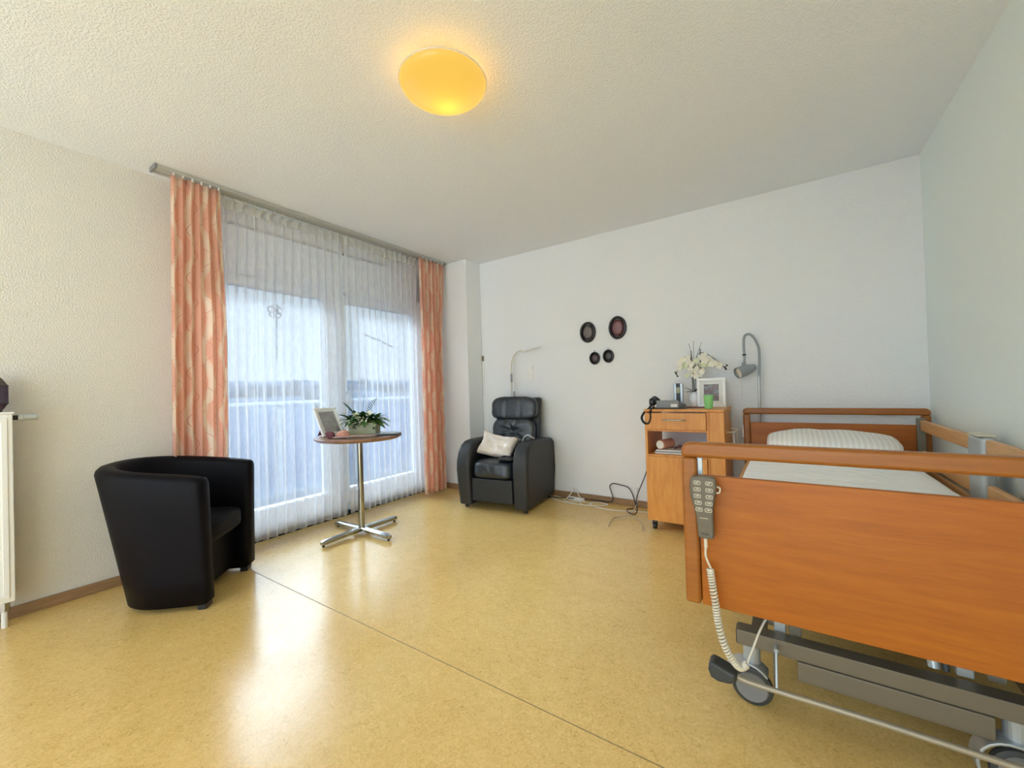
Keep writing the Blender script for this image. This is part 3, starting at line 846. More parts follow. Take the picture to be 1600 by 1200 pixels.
# ================================================================== pictures
for (px, pz, rx, rz_, mt, lab, hook) in ((-1.552, 1.597, .080, .100, 'photo_a', 'large black oval frame with a grey photo, left of the upper two', 0),
      (-1.262, 1.610, .084, .106, 'photo_b', 'large black oval frame with a pinkish photo, right of the upper two', 0),
      (-1.490, 1.346, .052, .060, 'photo_c', 'small dark oval frame with a mauve picture, left of the lower two', 1),
      (-1.356, 1.357, .053, .062, 'photo_d', 'small dark oval frame with a charcoal picture, right of the lower two', 1)):
    p = thing('oval_frame', lab, 'picture frame', (px, YF, pz), 0, 'oval frames on the far wall')
    fm = MB(); n = 40; sec = [(0, 0), (0, -.012), (.05, -.022), (.16, -.026), (.24, -.020), (.3, -.012), (.3, -.004)]
    rings = []
    for j in range(n):
        a = 2*PI*j/n; rings.append([(math.cos(a)*rx*(1-i), y, math.sin(a)*rz_*(1-i*rx/rz_)) for i, y in sec])
    fm.loft(rings, cyc=True).build('frame', M['ovalf'], p, smooth=True)
    MB().lathe([(0, 0), (.72, 0), (.72, -.006), (.4, -.012), (0, -.015)], (0, -.002, 0), 36, axis='y').build('picture', M[mt], p, smooth=True).scale = (rx, 1, rz_)
    if hook: MB().tube([(0, -.008, rz_-.002), (.006, -.008, rz_+.008), (0, -.008, rz_+.014), (-.006, -.008, rz_+.008)], .0018, 6, cyc=True).build('ring', M['ovalf'], p)

# ================================================================== bedside cabinet
CX0, CX1, CY0, CY1 = -.898, -.362, 3.105, 3.535
cb = thing('bedside_cabinet', 'golden beech bedside cabinet on castors against the far wall', 'cabinet', (-.63, 3.32, 0))
def cbx(x0, x1, y0, y1, z0, z1, mb=None):
    return (mb or MB()).box(x0+.63, x1+.63, y0-3.32, y1-3.32, z0, z1)
b = cbx(CX0, CX0+.018, CY0, CY1, .068, .88)
cbx(-.474, -.456, CY0+.004, CY1, .068, .88, b)
cbx(CX0+.018, -.474, CY0+.004, CY1, .068, .086, b); cbx(CX0+.018, -.474, CY0+.004, CY1, .545, .563, b)
cbx(CX0+.018, -.474, CY0+.004, CY1, .735, .750, b)
b.build('body', M['cab'], cb, bevel=.002, seg=2)
cbx(CX0-.004, CX1+.004, CY0-.006, CY1+.004, .8805, .899).build('top', M['cab'], cb, bevel=.004)
d = cbx(CX0+.02, -.474, CY0-.016, CY0+.003, .752, .872).build('drawer', M['cab'], cb, bevel=.002, seg=2)
def bowhandle(x0, x1, y, z): return MB().tube(smooth_path([(x0+.63, y-3.32, z), (x0+.655, y-3.338, z), ((x0+x1)/2+.63, y-3.345, z), (x1+.605, y-3.338, z), (x1+.63, y-3.32, z)], 6), .005, 8)
bowhandle(-.765, -.605, CY0-.016, .822).build('handle', M['metal'], d, smooth=True)
d = cbx(CX0+.02, -.474, CY0-.016, CY0+.003, .074, .552).build('door', M['cab'], cb, bevel=.002, seg=2)
sp_ = cbx(-.4555, CX1, CY0, CY1, .068, .88).build('side_column', M['cab'], cb, bevel=.003, seg=2)
tb_ = MB().tube(smooth_path([(.269, -.12, .735), (.305, -.12, .735), (.318, -.09, .735), (.318, .09, .735), (.305, .12, .735), (.269, .12, .735)], 4), .005, 8)
tb_.tube(smooth_path([(.269, -.12, .60), (.305, -.12, .60), (.318, -.09, .60), (.318, .09, .60), (.305, .12, .60), (.269, .12, .60)], 4), .005, 8)
tb_.cyl((.313, -.11, .6), (.313, -.11, .735), .004, 8).cyl((.313, .11, .6), (.313, .11, .735), .004, 8)
tb_.build('towel_rail', M['beige'], cb, smooth=True)
MB().box(.269, .274, .10, .19, .80, .86).build('side_plate', M['metal'], cb, bevel=.002)
for x in (CX0+.045, CX1-.045):
    for y in (CY0+.03, CY1-.03):
        c_ = MB().lathe([(0, -.012), (.022, -.012), (.026, -.008), (.026, .008), (.022, .012), (0, .012)], (x+.63, y-3.32, .026), 24, axis='x')
        c_ = c_.build('castor', M['black'], cb, smooth=False)
        MB().box(x+.63-.018, x+.63+.018, y-3.32-.014, y-3.32+.014, .030, .067).build('fork', M['black'], c_, bevel=.006)

# things in the niche
ZN = .5635
def book(x, y, z, w, dpt, h, mat, lab, rz=0, cat='magazine', group='magazines in the cabinet niche', name='magazine'):
    o = MB().box(-w/2, w/2, -dpt/2, dpt/2, 0, h).build(name, mat, None, bevel=min(.002, h*.2), seg=2)
    o.location = (x, y, z); o.rotation_euler = (0, 0, rz); return tag(o, lab, cat, group)
book(-.70, 3.26, ZN, .29, .21, .010, M['paper'], 'white magazine at the bottom of the niche stack', .02)
book(-.71, 3.25, ZN+.0105, .27, .19, .008, M['paperg'], 'grey magazine in the middle of the niche stack', -.05)
book(-.70, 3.255, ZN+.019, .28, .20, .010, M['paper'], 'pale magazine on top of the niche stack', .06)
book(-.515, 3.25, ZN, .065, .16, .018, M['paper'], 'white booklet lying at the right end of the niche', -.04, 'booklet', 'booklets at the right of the niche', 'booklet')
book(-.515, 3.245, ZN+.0185, .06, .15, .016, M['beige'], 'cream booklet on the white one in the niche', .08, 'booklet', 'booklets at the right of the niche', 'booklet')
rr_ = thing('paper_roll', 'pink wrapped roll with a white end lying on the magazines in the niche', 'roll', (-.78, 3.23, ZN+.0295), math.radians(-18))
MB().lathe([(0, -.078), (.032, -.078), (.036, -.07), (.036, .07), (.03, .078), (0, .078)], (0, 0, .036), 26, axis='y').build('wrap', M['salmon'], rr_, smooth=False)
MB().lathe([(0, -.0795), (.030, -.0795), (.030, -.0785), (0, -.0785)], (0, 0, .036), 26, axis='y').build('end_disc', M['paper'], rr_)
tw = MB()
for i in range(5):
    tw.tube(smooth_path([(0, 0, 0), (.02+.01*i, -.01+.006*i, .02+.006*(i % 3)), (.05+.006*i, .01*(i-2), .012+.01*(i % 2)), (.075, .012*(i-2), .006)], 6), .0022, 6)
o = tw.build('string_bundle', M['plum'], None, smooth=True); o.location = (-.715, 3.22, ZN+.0315); tag(o, 'tangle of dark twine beside the pink roll in the niche', 'twine')

# things on top of the cabinet
ZT = .8995
vs = thing('orchid', 'white artificial orchid in a small white vase on the bedside cabinet', 'potted flower', (-.607, 3.47, ZT))
MB().lathe([(0, 0), (.022, 0), (.024, .008), (.036, .04), (.038, .07), (.034, .095), (.022, .112), (.018, .118), (.015, .112), (.012, .05), (0, .05)], (0,0,0), 32).build('vase', M['porcelain'], vs, smooth=True)
st = MB()
stems = {
 'a': [(0,0,.06), (-.005,0,.2), (-.01,0,.34), (-.03,-.01,.40), (-.075,-.01,.385), (-.11,-.01,.33), (-.125,-.01,.27)],
 'b': [(0,0,.06), (.01,0,.2), (.015,0,.36), (.05,-.01,.42), (.11,-.01,.40), (.17,-.02,.35), (.22,-.02,.30)],
 'c': [(0,0,.06), (.0,-.01,.2), (.0,-.02,.33), (.02,-.03,.36), (.05,-.04,.30)]}
for s0 in stems.values(): st.tube(smooth_path(s0, 6), .0025, 6)
st.tube([(-.012, .0, .1), (-.014, 0, .44)], .003, 6); st.tube([(.05, .0, .12), (.052, 0, .455)], .0035, 6)
for (a_, b_) in ((-.03, .50), (.005, .52), (.065, .505)):
    st.tube(smooth_path([(0, .01, .3), (a_*.5, .01, .42), (a_, .0, b_)], 5), .0013, 5)
for bx_, bz_ in ((-.128, .262), (-.135, .275), (-.12, .245), (.222, .298), (.235, .312), (.228, .285)):
    st.puff((bx_, -.01, bz_), (.007, .006, .008), 2, 4)
st.build('stems', M['stem'], vs, smooth=True)
lf = MB()
leaf(lf, (0, 0, .115), (-.8, -.3, .5), .09, .018, .1); leaf(lf, (0, 0, .115), (-.5, -.6, .15), .08, .018, .2); leaf(lf, (0, 0, .115), (-.9, .1, .05), .11, .004, 0); leaf(lf, (0, 0, .115), (.6, -.4, .5), .08, .018, .2)
lf.build('leaves', M['leafd'], vs, smooth=True)
rnd = random.Random(4)
fl_pos = [(-.03,.39),(-.065,.375),(-.095,.35),(-.06,.33),(-.1,.31),(-.03,.35),(-.005,.33),(.03,.36),(.065,.385),(.09,.36),(.12,.37),(.14,.33),(.165,.33),(.19,.315),(.11,.33),(.075,.33),(.045,.26),(.07,.28),(0,.26),(-.02,.29),(.03,.30),(.02,.24),(-.045,.245),(.09,.40)]
for (fx, fz) in fl_pos:
    b_ = MB(); fc_ = (rnd.uniform(-.6, .4), -1, rnd.uniform(-.1, .6))
    bloom(b_, (fx, -.02+rnd.uniform(-.02, .015), fz), rnd.uniform(.024, .034), rnd, 5, fc_)
    b_.build('flower', M['petal'] if rnd.random() < .75 else M['petalg'], vs, smooth=True)

pfr = thing('picture_frame', 'white picture frame with a brown photo standing on the bedside cabinet', 'picture frame', (-.48, 3.405, ZT), 0)
tilted(pfr, .198, .222, .022, .018, math.radians(-6), (M['white'], M['photo_e'], M['paper']), stand=.22, pf=.048)
cp = MB().lathe([(0, 0), (.024, 0), (.026, .003), (.032, .096), (.0335, .098), (.0315, .098), (.0245, .006), (0, .006)], (0,0,0), 30).build('plastic_cup', M['cup'], None, smooth=True)
cp.location = (-.468, 3.20, ZT); tag(cp, 'light green plastic cup in front of the white picture frame', 'cup')
tr_ = MB().box(-.12, .12, -.085, .085, 0, .004).build('black_mat', M['black'], None, bevel=.0015); tr_.location = (-.735, 3.235, ZT); tag(tr_, 'thin black mat under the telephone', 'mat')
tr_ = MB().box(-.07, .07, -.05, .05, 0, .004).build('black_booklet', M['plum'], None, bevel=.0015); tr_.location = (-.58, 3.33, ZT); tr_.rotation_euler = (0, 0, .2); tag(tr_, 'thin dark booklet lying behind the telephone mat', 'booklet')
ZP = ZT+.0045
ph = thing('telephone', 'grey corded telephone with a black handset hanging at its left', 'telephone', (-.75, 3.235, ZP))
MB().prism([(-.065, 0), (.085, 0), (.085, .022), (.05, .034), (-.06, .058), (-.065, .052)], 'x', -.075, .085).build('base', M['grey'], ph, bevel=.005)
hs = MB().puff((-.112, -.03, .045), (.022, .035, .030), 3.2, 8).puff((-.112, .10, .045), (.022, .032, .026), 3.2, 8).tube(smooth_path([(-.112, -.05, .058), (-.112, .03, .074), (-.112, .115, .058)], 6), .016, 10)
hs.build('handset', M['black'], ph, smooth=True)
kb = MB()
for i in range(3):
    for j in range(3):
        y = -.03+j*.025; z = .052-(y+.06)*.218
        kb.obox((-.045+i*.026, y, z+.006), (1,0,0), (0,1,-.218), (0,.218,1), .008, .007, .003)
kb.build('keypad', M['dgrey'], ph)
MB().box(.03, .075, -.068, -.0655, .008, .03).build('label_window', M['paper'], ph)
cc = []
path = smooth_path([(-.112, -.055, .03), (-.12, -.10, .0), (-.15, -.13, -.03), (-.168, -.135, -.07), (-.15, -.14, -.105), (-.118, -.142, -.11), (-.10, -.142, -.07), (-.10, -.14, -.02), (-.085, -.10, .012)], 22)
for i, p in enumerate(path):
    t = (path[min(i+1, len(path)-1)]-path[max(i-1, 0)]).normalized(); a_ = t.cross(Vector((0,1,0))).normalized(); b_ = t.cross(a_)
    for s_ in range(3):
        q = (i*3+s_)*2*PI/7; cc.append(p+a_*math.cos(q)*.0065+b_*math.sin(q)*.0065)
MB().tube(cc, .0028, 5).build('coiled_cord', M['black'], ph, smooth=True)
# cordless handset in its cradle, behind
cdl = thing('cordless_phone', 'silver cordless phone standing in a low cradle on the cabinet', 'telephone', (-.715, 3.42, ZT))
MB().puff((0, 0, .014), (.05, .04, .014), 4, 8).build('cradle', M['grey'], cdl, smooth=True)
MB().box(-.036, .036, -.012, .014, .02, .19).build('handset', M['silver'], cdl, bevel=.008)
MB().box(-.016, .016, -.0135, -.0122, .04, .186).build('front_strip', M['black'], cdl)
MB().box(-.013, .013, -.0145, -.0136, .11, .155).build('display', M['planter'], cdl)

# ================================================================== care bed
BX0, BX1, BYF, BYH = -.278, .722, 1.33, 3.47
bed = thing('care_bed', 'beech care bed with raised end boards and side rails along the right wall', 'bed', (.222, 2.4, 0))
def B(x0, x1, y0, y1, z0, z1, mb=None): return (mb or MB()).box(x0-.222, x1-.222, y0-2.4, y1-2.4, z0, z1)
def L_(p): return (p[0]-.222, p[1]-2.4, p[2])
def endboard(y0, thick, zt, rh, zpt, zpb, sgn, nm):
    """sgn -1: faces the camera (foot end)"""
    y1 = y0+thick
    root = B(BX0+.046, BX1-.046, y0+.010, y1-.008, zpb, zpt).build(nm, M['beech'], bed, bevel=.003, seg=2)
    # posts
    for x0, x1 in ((BX0, BX0+.044), (BX1-.044, BX1)):
        B(x0, x1, y0, y1, zpb, zt-rh+.0).build('post', M['beech_rail'], root, bevel=.010, seg=3)
    # top rail with rounded ends
    r = .026; w0, w1, zb = BX0-.222, BX1-.222, zt-rh
    poly = [(w0, zb+.0005), (w0, zt-r)]+[(w0+r-math.cos(a)*r, zt-r+math.sin(a)*r) for a in (PI/8, PI/4, 3*PI/8)]+[(w0+r, zt), (w1-r, zt)]
    poly += [(w1-r+math.sin(a)*r, zt-r+math.cos(a)*r) for a in (PI/8, PI/4, 3*PI/8)]+[(w1, zt-r), (w1, zb+.0005)]
    MB().prism(poly, 'y', y0-2.4-.002, y1-2.4+.002).build('top_rail', M['beech_rail'], root, bevel=.011, seg=4, ang=50)
    return root
fb = endboard(BYF, .036, .906, .046, .807, .416, -1, 'footboard')
hb = endboard(BYH, .036, .888, .044, .785, .40, 1, 'headboard')
# chrome pegs in the gap at the footboard
B(BX0+.045, BX0+.057, BYF+.014, BYF+.026, .8075, .858).build('bracket', M['silver'], fb)
# lying surface frame and mattress
B(BX0+.03, BX0+.052, BYF+.05, BYH-.01, .43, .535).build('side_board', M['beech_y'], bed, bevel=.004)
B(BX1-.052, BX1-.03, BYF+.05, BYH-.01, .43, .535).build('side_board', M['beech_y'], bed, bevel=.004)
B(BX0+.06, BX1-.06, BYF+.06, BYH-.02, .419, .43).build('slat_frame', M['bedmetal'], bed, bevel=.004)
mt = thing('mattress', 'white sheeted mattress lying in the care bed', 'mattress', (.19, 2.41, .431))
def mfn(q):
    if q.z > 0: q.z += .006*noise.noise(Vector((q.x*5, q.y*3, 0)))+.003*noise.noise(Vector((q.x*14, q.y*9, 2)))+.0025*abs(noise.noise(Vector((q.x*9+q.y*4, q.y*2, 5))))
    return q
MB().puff((0, 0, .085), (.405, 1.035, .078), 9, 40, mfn).build('fitted_sheet', M['linen'], mt, smooth=True)
pw = MB()
def pfn(q):
    u, v = q.x/.33, q.y/.2
    q.z *= (1-.30*abs(u)**3)*(1-.25*abs(v)**3); q.z += .012*noise.noise(q*6)+.004*noise.noise(q*16)
    return q
pw.puff((0, 0, .075), (.325, .20, .075), 4.2, 28, pfn)
pp = pw.build('pillow', M['pillow'], None, smooth=True); pp.location = (.205, 3.19, .608); pp.rotation_euler = (math.radians(4), 0, 0)
tag(pp, 'white striped pillow at the head of the care bed', 'pillow')
# side rails by the wall
def railset(y0, y1, z):
    r_ = B(.664, .690, y0, y1, z, z+.066).build('side_rail', M['beech_y'], bed, bevel=.007)
    B(.664, .690, y0, y1, z-.19, z-.12).build('lower_bar', M['beech_y'], r_, bevel=.007)
railset(2.645, 3.44, .752)
railset(1.40, 2.46, .752)
for y in (2.57, 2.50):
    pass
gp = B(.654, .700, 2.475, 2.63, .50, .825).build('telescopic_post', M['silver'], bed, bevel=.018, seg=4)
B(.650, .704, 2.49, 2.60, .826, .836).build('cap', M['beige'], gp, bevel=.003)
B(.700, .722, 2.18, 2.30, .45, .80).build('telescopic_post', M['silver'], bed, bevel=.01, seg=3)
B(.664, .690, 1.375, 1.395, .45, .83).build('telescopic_post', M['silver'], bed, bevel=.004)
B(.650, .690, 3.4425, 3.465, .45, .83).build('telescopic_post', M['bedmetal'], bed, bevel=.004)
# chassis
ch = B(-.170, .66, 1.585, 1.640, .187, .237).build('cross_beam', M['bedmetal'], bed, bevel=.003)
B(-.0, .425, 1.580, 1.64, .125, .1865).build('motor_housing', M['bedmetal'], ch, bevel=.003)
B(-.172, -.1702, 1.588, 1.637, .19, .234).build('end_cap', M['black'], ch)
ch2 = B(-.170, .66, 3.10, 3.155, .187, .237).build('cross_beam', M['bedmetal'], bed, bevel=.003)
for x in (-.13, .52):
    B(x, x+.045, 1.641, 3.099, .19, .232).build('side_beam', M['bedmetal'], bed, bevel=.003)
def lift(x, y0, y1, nm):
    m = MB(); a, b_ = Vector(L_((x, y0, .22))), Vector(L_((x, y1, .39)))
    d_ = (b_-a).normalized(); s_ = Vector((1,0,0)); u_ = d_.cross(s_)
    return m.obox((a+b_)/2, s_, d_, u_, .018, (b_-a).length/2, .014).build(nm, M['silver'], bed, bevel=.003)
lift(-.075, 1.72, 2.15, 'lift_arm'); lift(.47, 1.72, 2.15, 'lift_arm'); lift(-.075, 2.9, 2.5, 'lift_arm'); lift(.47, 2.9, 2.5, 'lift_arm')
B(-.062, -.028, 1.645, 1.68, .232, .40).build('lift_column', M['silver'], bed, bevel=.004)
B(-.02, .015, 1.645, 1.69, .232, .40).build('lift_column', M['bedmetal'], bed, bevel=.004)
B(.372, .408, 1.650, 1.70, .2375, .40).build('lift_column', M['silver'], bed, bevel=.004)
MB().cyl(L_((.330, 1.665, .2375)), L_((.322, 1.70, .40)), .014, 16).build('actuator', M['silver'], bed)
MB().cyl(L_((.354, 1.66, .2375)), L_((.35, 1.70, .40)), .008, 16).build('actuator_rod', M['dgrey'], bed)
B(-.02, .50, 1.95, 2.0, .235, .27).build('cross_tube', M['bedmetal'], bed, bevel=.003)
# castors
def castor(x, y):
    yw = y-.028
    c = MB().lathe([(0, -.014), (.050, -.014), (.060, -.010), (.0625, 0), (.060, .010), (.050, .014), (0, .014)], L_((x, yw, .0625)), 40, axis='y').build('castor', M['dgrey'], bed, smooth=False)
    MB().lathe([(0, -.019), (.044, -.019), (.048, -.0145), (0, -.0145)], L_((x, yw, .0625)), 36, axis='y').lathe([(0, .019), (.046, .019), (.049, .0145), (0, .0145)], L_((x, yw, .0625)), 36, axis='y').build('wheel_cover', M['grey'], c)
    hood = MB(); rings = []
    for yy in (-.012, .045):
        ring = [L_((x+math.cos(a)*.074-.012, yw+yy, .0625+math.sin(a)*.074)) for a in [math.radians(q) for q in range(35, 196, 16)]]
        ring += [L_((x+math.cos(a)*.066-.012, yw+yy, .0625+math.sin(a)*.066)) for a in [math.radians(q) for q in range(195, 34, -16)]]
        rings.append(ring)
    hood.loft(rings); hood.build('hood', M['silver'], c, bevel=.003)
    MB().cyl(L_((x, y, .13)), L_((x, y, .1865)), .026, 22).build('stem', M['silver'], c)
    MB().box(L_((x+.062, y, 0))[0], L_((x+.067, y, 0))[0], L_((0, y-.02, 0))[1], L_((0, y+.03, 0))[1], .06, .1865).build('bracket', M['bedmetal'], c, bevel=.002)
for x in (-.128, .470):
    for y in (1.613, 3.128): castor(x, y)
# brake bar with pedals
pb = MB().tube(smooth_path([L_((-.165, 1.50, .128)), L_((-.10, 1.50, .122)), L_((.2, 1.50, .128)), L_((.58, 1.50, .128))], 6), .0085, 12).build('brake_bar', M['bar'], bed, smooth=True)
def pedal(x, sg):
    P = [(0, -.016), (.02, -.026), (.055, -.030), (.075, -.022), (.083, 0), (.080, .020), (.07, .030), (.05, .024), (.02, .014), (0, .012)]
    return MB().prism([(x+sg*u-.222, .136+w_) for u, w_ in P], 'y', 1.47-2.4, 1.53-2.4).build('brake_pedal', M['dgrey'], bed, bevel=.010, seg=4, ang=50)
pedal(-.163, -1); pedal(.60, 1)
MB().cyl(L_((-.055, 1.503, .13)), L_((-.055, 1.555, .215)), .004, 10).cyl(L_((-.055, 1.555, .215)), L_((-.055, 1.583, .215)), .007, 10).build('brake_link', M['silver'], pb)

# hand control hung on the footboard
hcn = thing('bed_remote', 'warm grey bed hand control with ten keys hanging on the footboard', 'remote control', (-.212, BYF-.010, .63))
P = [(-.017, .0), (-.019, .012), (-.022, .06), (-.027, .085), (-.036, .12), (-.038, .15), (-.035, .176), (-.024, .181), (0, .183), (.024, .181), (.033, .176), (.034, .15), (.029, .12), (.024, .085), (.023, .06), (.024, .012), (.021, 0)]
bmr = MB().prism(P, 'y', -.024, 0)
bmesh.ops.translate(bmr.bm, verts=bmr.bm.verts[:], vec=(0,0,0))
bmr.build('housing', M['remote'], hcn, bevel=.006, seg=3, ang=30)
for i in range(5):
    for sx in (-1, 1):
        z = .163-i*.0195; x = sx*(.0165-.0018*max(0, i-2))-(0 if sx < 0 else .001)
        ky = MB().tube([(x+math.copysign(abs(math.cos(a))**.5, math.cos(a))*.0088, -.0245, z+math.copysign(abs(math.sin(a))**.5, math.sin(a))*.0050) for a in [2*PI*j/20 for j in range(20)]], .0011, 6, cyc=True).build('key', M['beige'], hcn, smooth=True)
        sy = MB(); 
        if i == 0: sy.box(x-.005, x+.001, -.0250, -.0242, z-.002, z+.001).box(x+.001, x+.004, -.0250, -.0242, z, z+.003)
        else: sy.box(x-.005, x+.005, -.0250, -.0242, z-.001, z+.001).box(x-.001, x+.004, -.0250, -.0242, z, z+.0025)
        sy.build('symbol', M['beige'], ky)
MB().box(-.012, .010, -.0247, -.0241, .060, .0615).build('lamp_line', M['beige'], hcn)
# maker's wordmark at the foot of the control
fc = bpy.data.curves.new('wordmark', 'FONT'); fc.body = 'linak'; fc.size = .011; fc.extrude = .0002; fc.align_x = 'CENTER'
wm = bpy.data.objects.new('wordmark_curve', fc); COL.objects.link(wm)
bpy.context.view_layer.update()
me = bpy.data.meshes.new_from_object(wm.evaluated_get(bpy.context.evaluated_depsgraph_get()))
bpy.data.objects.remove(wm)
for v_ in me.vertices:
    x, y, z = v_.co; v_.co = (x+.001, -.0243-z, y+.012)
me.materials.append(M['black']); wmo = bpy.data.objects.new('wordmark', me); COL.objects.link(wmo); wmo.parent = hcn
# suspension hook
MB().tube(smooth_path([(.030, -.010, .135), (.040, -.010, .137), (.042, -.010, .150), (.034, -.010, .153)], 5), .0025, 8).build('hook', M['beige'], hcn, smooth=True)
# cable: straight lead, coil, then up under the bed
MB().cyl((.0, -.012, -.028), (.0, -.012, .0), .0048, 14).build('strain_relief', M['beige'], hcn)
cpath = smooth_path([(.0, -.012, -.026), (-.001, -.012, -.055), (.012, -.012, -.088)], 8)
MB().tube(cpath, .0032, 8).build('cable', M['beige'], hcn, smooth=True)
coilp = smooth_path([(.010, -.014, -.088), (.014, -.014, -.13), (.021, -.014, -.19), (.026, -.014, -.24), (.040, -.012, -.30), (.062, -.004, -.345), (.078, .006, -.362), (.092, .014, -.352)], 58)
cc = []
for i, p in enumerate(coilp):
    t = (coilp[min(i+1, len(coilp)-1)]-coilp[max(i-1, 0)]).normalized(); a_ = t.cross(Vector((0,1,0))).normalized(); b_ = t.cross(a_)
    q = i*2*PI/9.0; cc.append(p+a_*math.cos(q)*.0080+b_*math.sin(q)*.0080)
MB().tube(cc, .0031, 6).build('coiled_cable', M['beige'], hcn, smooth=True)
MB().tube(smooth_path([(.092, .014, -.352), (.105, .03, -.32), (.125, .06, -.27), (.145, .09, -.235), (.17, .12, -.20)], 8), .003, 8).build('cable', M['beige'], hcn, smooth=True)

# gooseneck lamp on the headboard
gl = thing('gooseneck_lamp', 'grey gooseneck lamp rising from the head of the care bed', 'lamp', (-.17, 3.553, .40))
MB().cyl((-.012, 0, .0), (.0, 0, .72), .009, 14).build('pole', M['metal'], gl)
MB().box(-.03, .03, -.0425, -.01, .24, .29).build('clamp', M['bedmetal'], gl, bevel=.004)
MB().tube(smooth_path([(.0, 0, .70), (.006, 0, .87), (.0, 0, .95), (-.03, -.02, 1.02), (-.062, -.03, 1.04), (-.085, -.04, 1.02), (-.09, -.045, .96), (-.088, -.05, .86), (-.092, -.055, .80)], 8), .0088, 12).build('gooseneck', M['lampgrey'], gl, smooth=True)
hd_ = MB()
A = Vector((-.092, -.055, .765)); ax = Vector((-.72, -.62, -.30)).normalized()
def headprof(mb, prof, n=28):
    s_ = ax.orthogonal().normalized(); u_ = ax.cross(s_); rings = []
    for r, t in prof: rings.append([A+ax*t+s_*math.cos(2*PI*j/n)*r+u_*math.sin(2*PI*j/n)*r for j in range(n)])
    return mb.loft(rings)
headprof(hd_, [(.001, -.09), (.022, -.09), (.034, -.05), (.041, 0), (.043, .045), (.043, .055), (.040, .055), (.039, .03), (.001, .03)]).build('lamp_head', M['lampgrey'], gl, smooth=False, bevel=.001)
headprof(MB(), [(.001, .0305), (.038, .0305), (.038, .042), (.018, .036), (.001, .036)]).build('reflector', M['bulb'], gl, smooth=True)
MB().cyl((-.092, -.055, .80), (-.092, -.055, .83), .014, 14).build('joint', M['lampgrey'], gl)
MB().cyl((-.10, -.055, .885), (-.075, -.055, .885), .006, 10).build('knob', M['black'], gl)
MB().tube(smooth_path([(-.125, -.07, .80), (-.118, -.068, .72), (-.108, -.068, .62), (-.118, -.068, .5), (-.112, -.068, .42), (-.105, -.068, .36)], 8), .0028, 7).build('cord', M['wcable'], gl, smooth=True)
MB().box(-.118, -.092, -.078, -.058, .27, .36).build('cord_switch', M['white'], gl, bevel=.005)

# ================================================================== radiator on the left wall
rd = thing('radiator', 'white panel radiator on the left wall at the picture edge', 'radiator', (-3.18, -.35, 0))
MB().box(-.035, .035, -.6, .633, .125, 1.035).build('panel', M['white'], rd, bevel=.004)
rg = MB()
for x0, x1, y0, y1, z0, z1 in ((.0351, .040, -.58, .615, .145, .165), (.0351, .040, -.58, .615, .995, 1.015), (.0351, .040, .595, .615, .165, .995), (.0351, .040, -.58, -.56, .165, .995)):
    rg.box(x0, x1, y0, y1, z0, z1)
rg.build('embossed_border', M['white'], rd, bevel=.002)
rgr = MB().box(-.04, .04, -.602, .638, 1.0355, 1.045)
rgr.build('top_grille', M['white'], rd, bevel=.002)
vv = MB().lathe([(0, .634), (.012, .634), (.012, .652), (0, .652)], (0, 0, 1.015), 18, axis='y').build('valve_body', M['black'], rd)
MB().lathe([(0, .6521), (.017, .6521), (.018, .668), (.015, .670), (.0155, .712), (.013, .718), (0, .718)], (0, 0, 1.015), 18, axis='y').build('thermostat_knob', M['silver'], rd, smooth=False)
MB().cyl((0, .60, 0), (0, .60, .095), .011, 16).build('pipe', M['white'], rd)
MB().cyl((0, .60, .08), (0, .60, .125), .019, 8).build('pipe_valve', M['metal'], rd)
hx = thing('lantern', 'dark plum faceted glass lantern on the radiator, cut by the picture edge', 'lantern', (-3.185, .222, 1.0455))
rings = []
for r, z in ((.032, 0), (.034, .006), (.055, .042), (.055, .128), (.034, .165), (.03, .168)):
    rings.append([(math.cos(2*PI*j/8+PI/8)*r, math.sin(2*PI*j/8+PI/8)*r, z) for j in range(8)])
MB().loft(rings).build('glass_body', M['hex'], hx)
ed = MB()
for r, z in ((.0555, .042), (.0555, .128)):
    ed.tube([(math.cos(2*PI*j/8+PI/8)*r, math.sin(2*PI*j/8+PI/8)*r, z) for j in range(8)], .0022, 6, cyc=True)
ed.build('metal_edges', M['ovalf'], hx)

# ================================================================== cables on the floor
def cable(name, pts, r, mat, lab, cat='cable', group=None):
    o = MB().tube(smooth_path(pts, 8), r, 8).build(name, mat, None, smooth=True); return tag(o, lab, cat, group)
FZ = .006
cable('power_cable', [(-1.93, 3.50, FZ), (-1.80, 3.45, FZ), (-1.66, 3.50, FZ), (-1.56, 3.42, FZ), (-1.44, 3.47, FZ), (-1.38, 3.54, FZ), (-1.48, 3.56, FZ), (-1.54, 3.50, FZ), (-1.45, 3.42, FZ), (-1.28, 3.40, FZ), (-1.08, 3.46, FZ), (-.92, 3.50, FZ)], .0045, M['wcable'], 'white cable looped on the floor between recliner and cabinet')
cable('power_cable', [(-1.94, 3.56, .014), (-1.85, 3.535, .014), (-1.78, 3.50, .016), (-1.745, 3.58, .08), (-1.735, 3.585, .11), (-1.70, 3.575, .08), (-1.62, 3.52, .014), (-1.50, 3.47, .016), (-1.55, 3.40, .014), (-1.75, 3.41, .014)], .0045, M['wcable'], 'white cable bunched against the baseboard by the recliner')
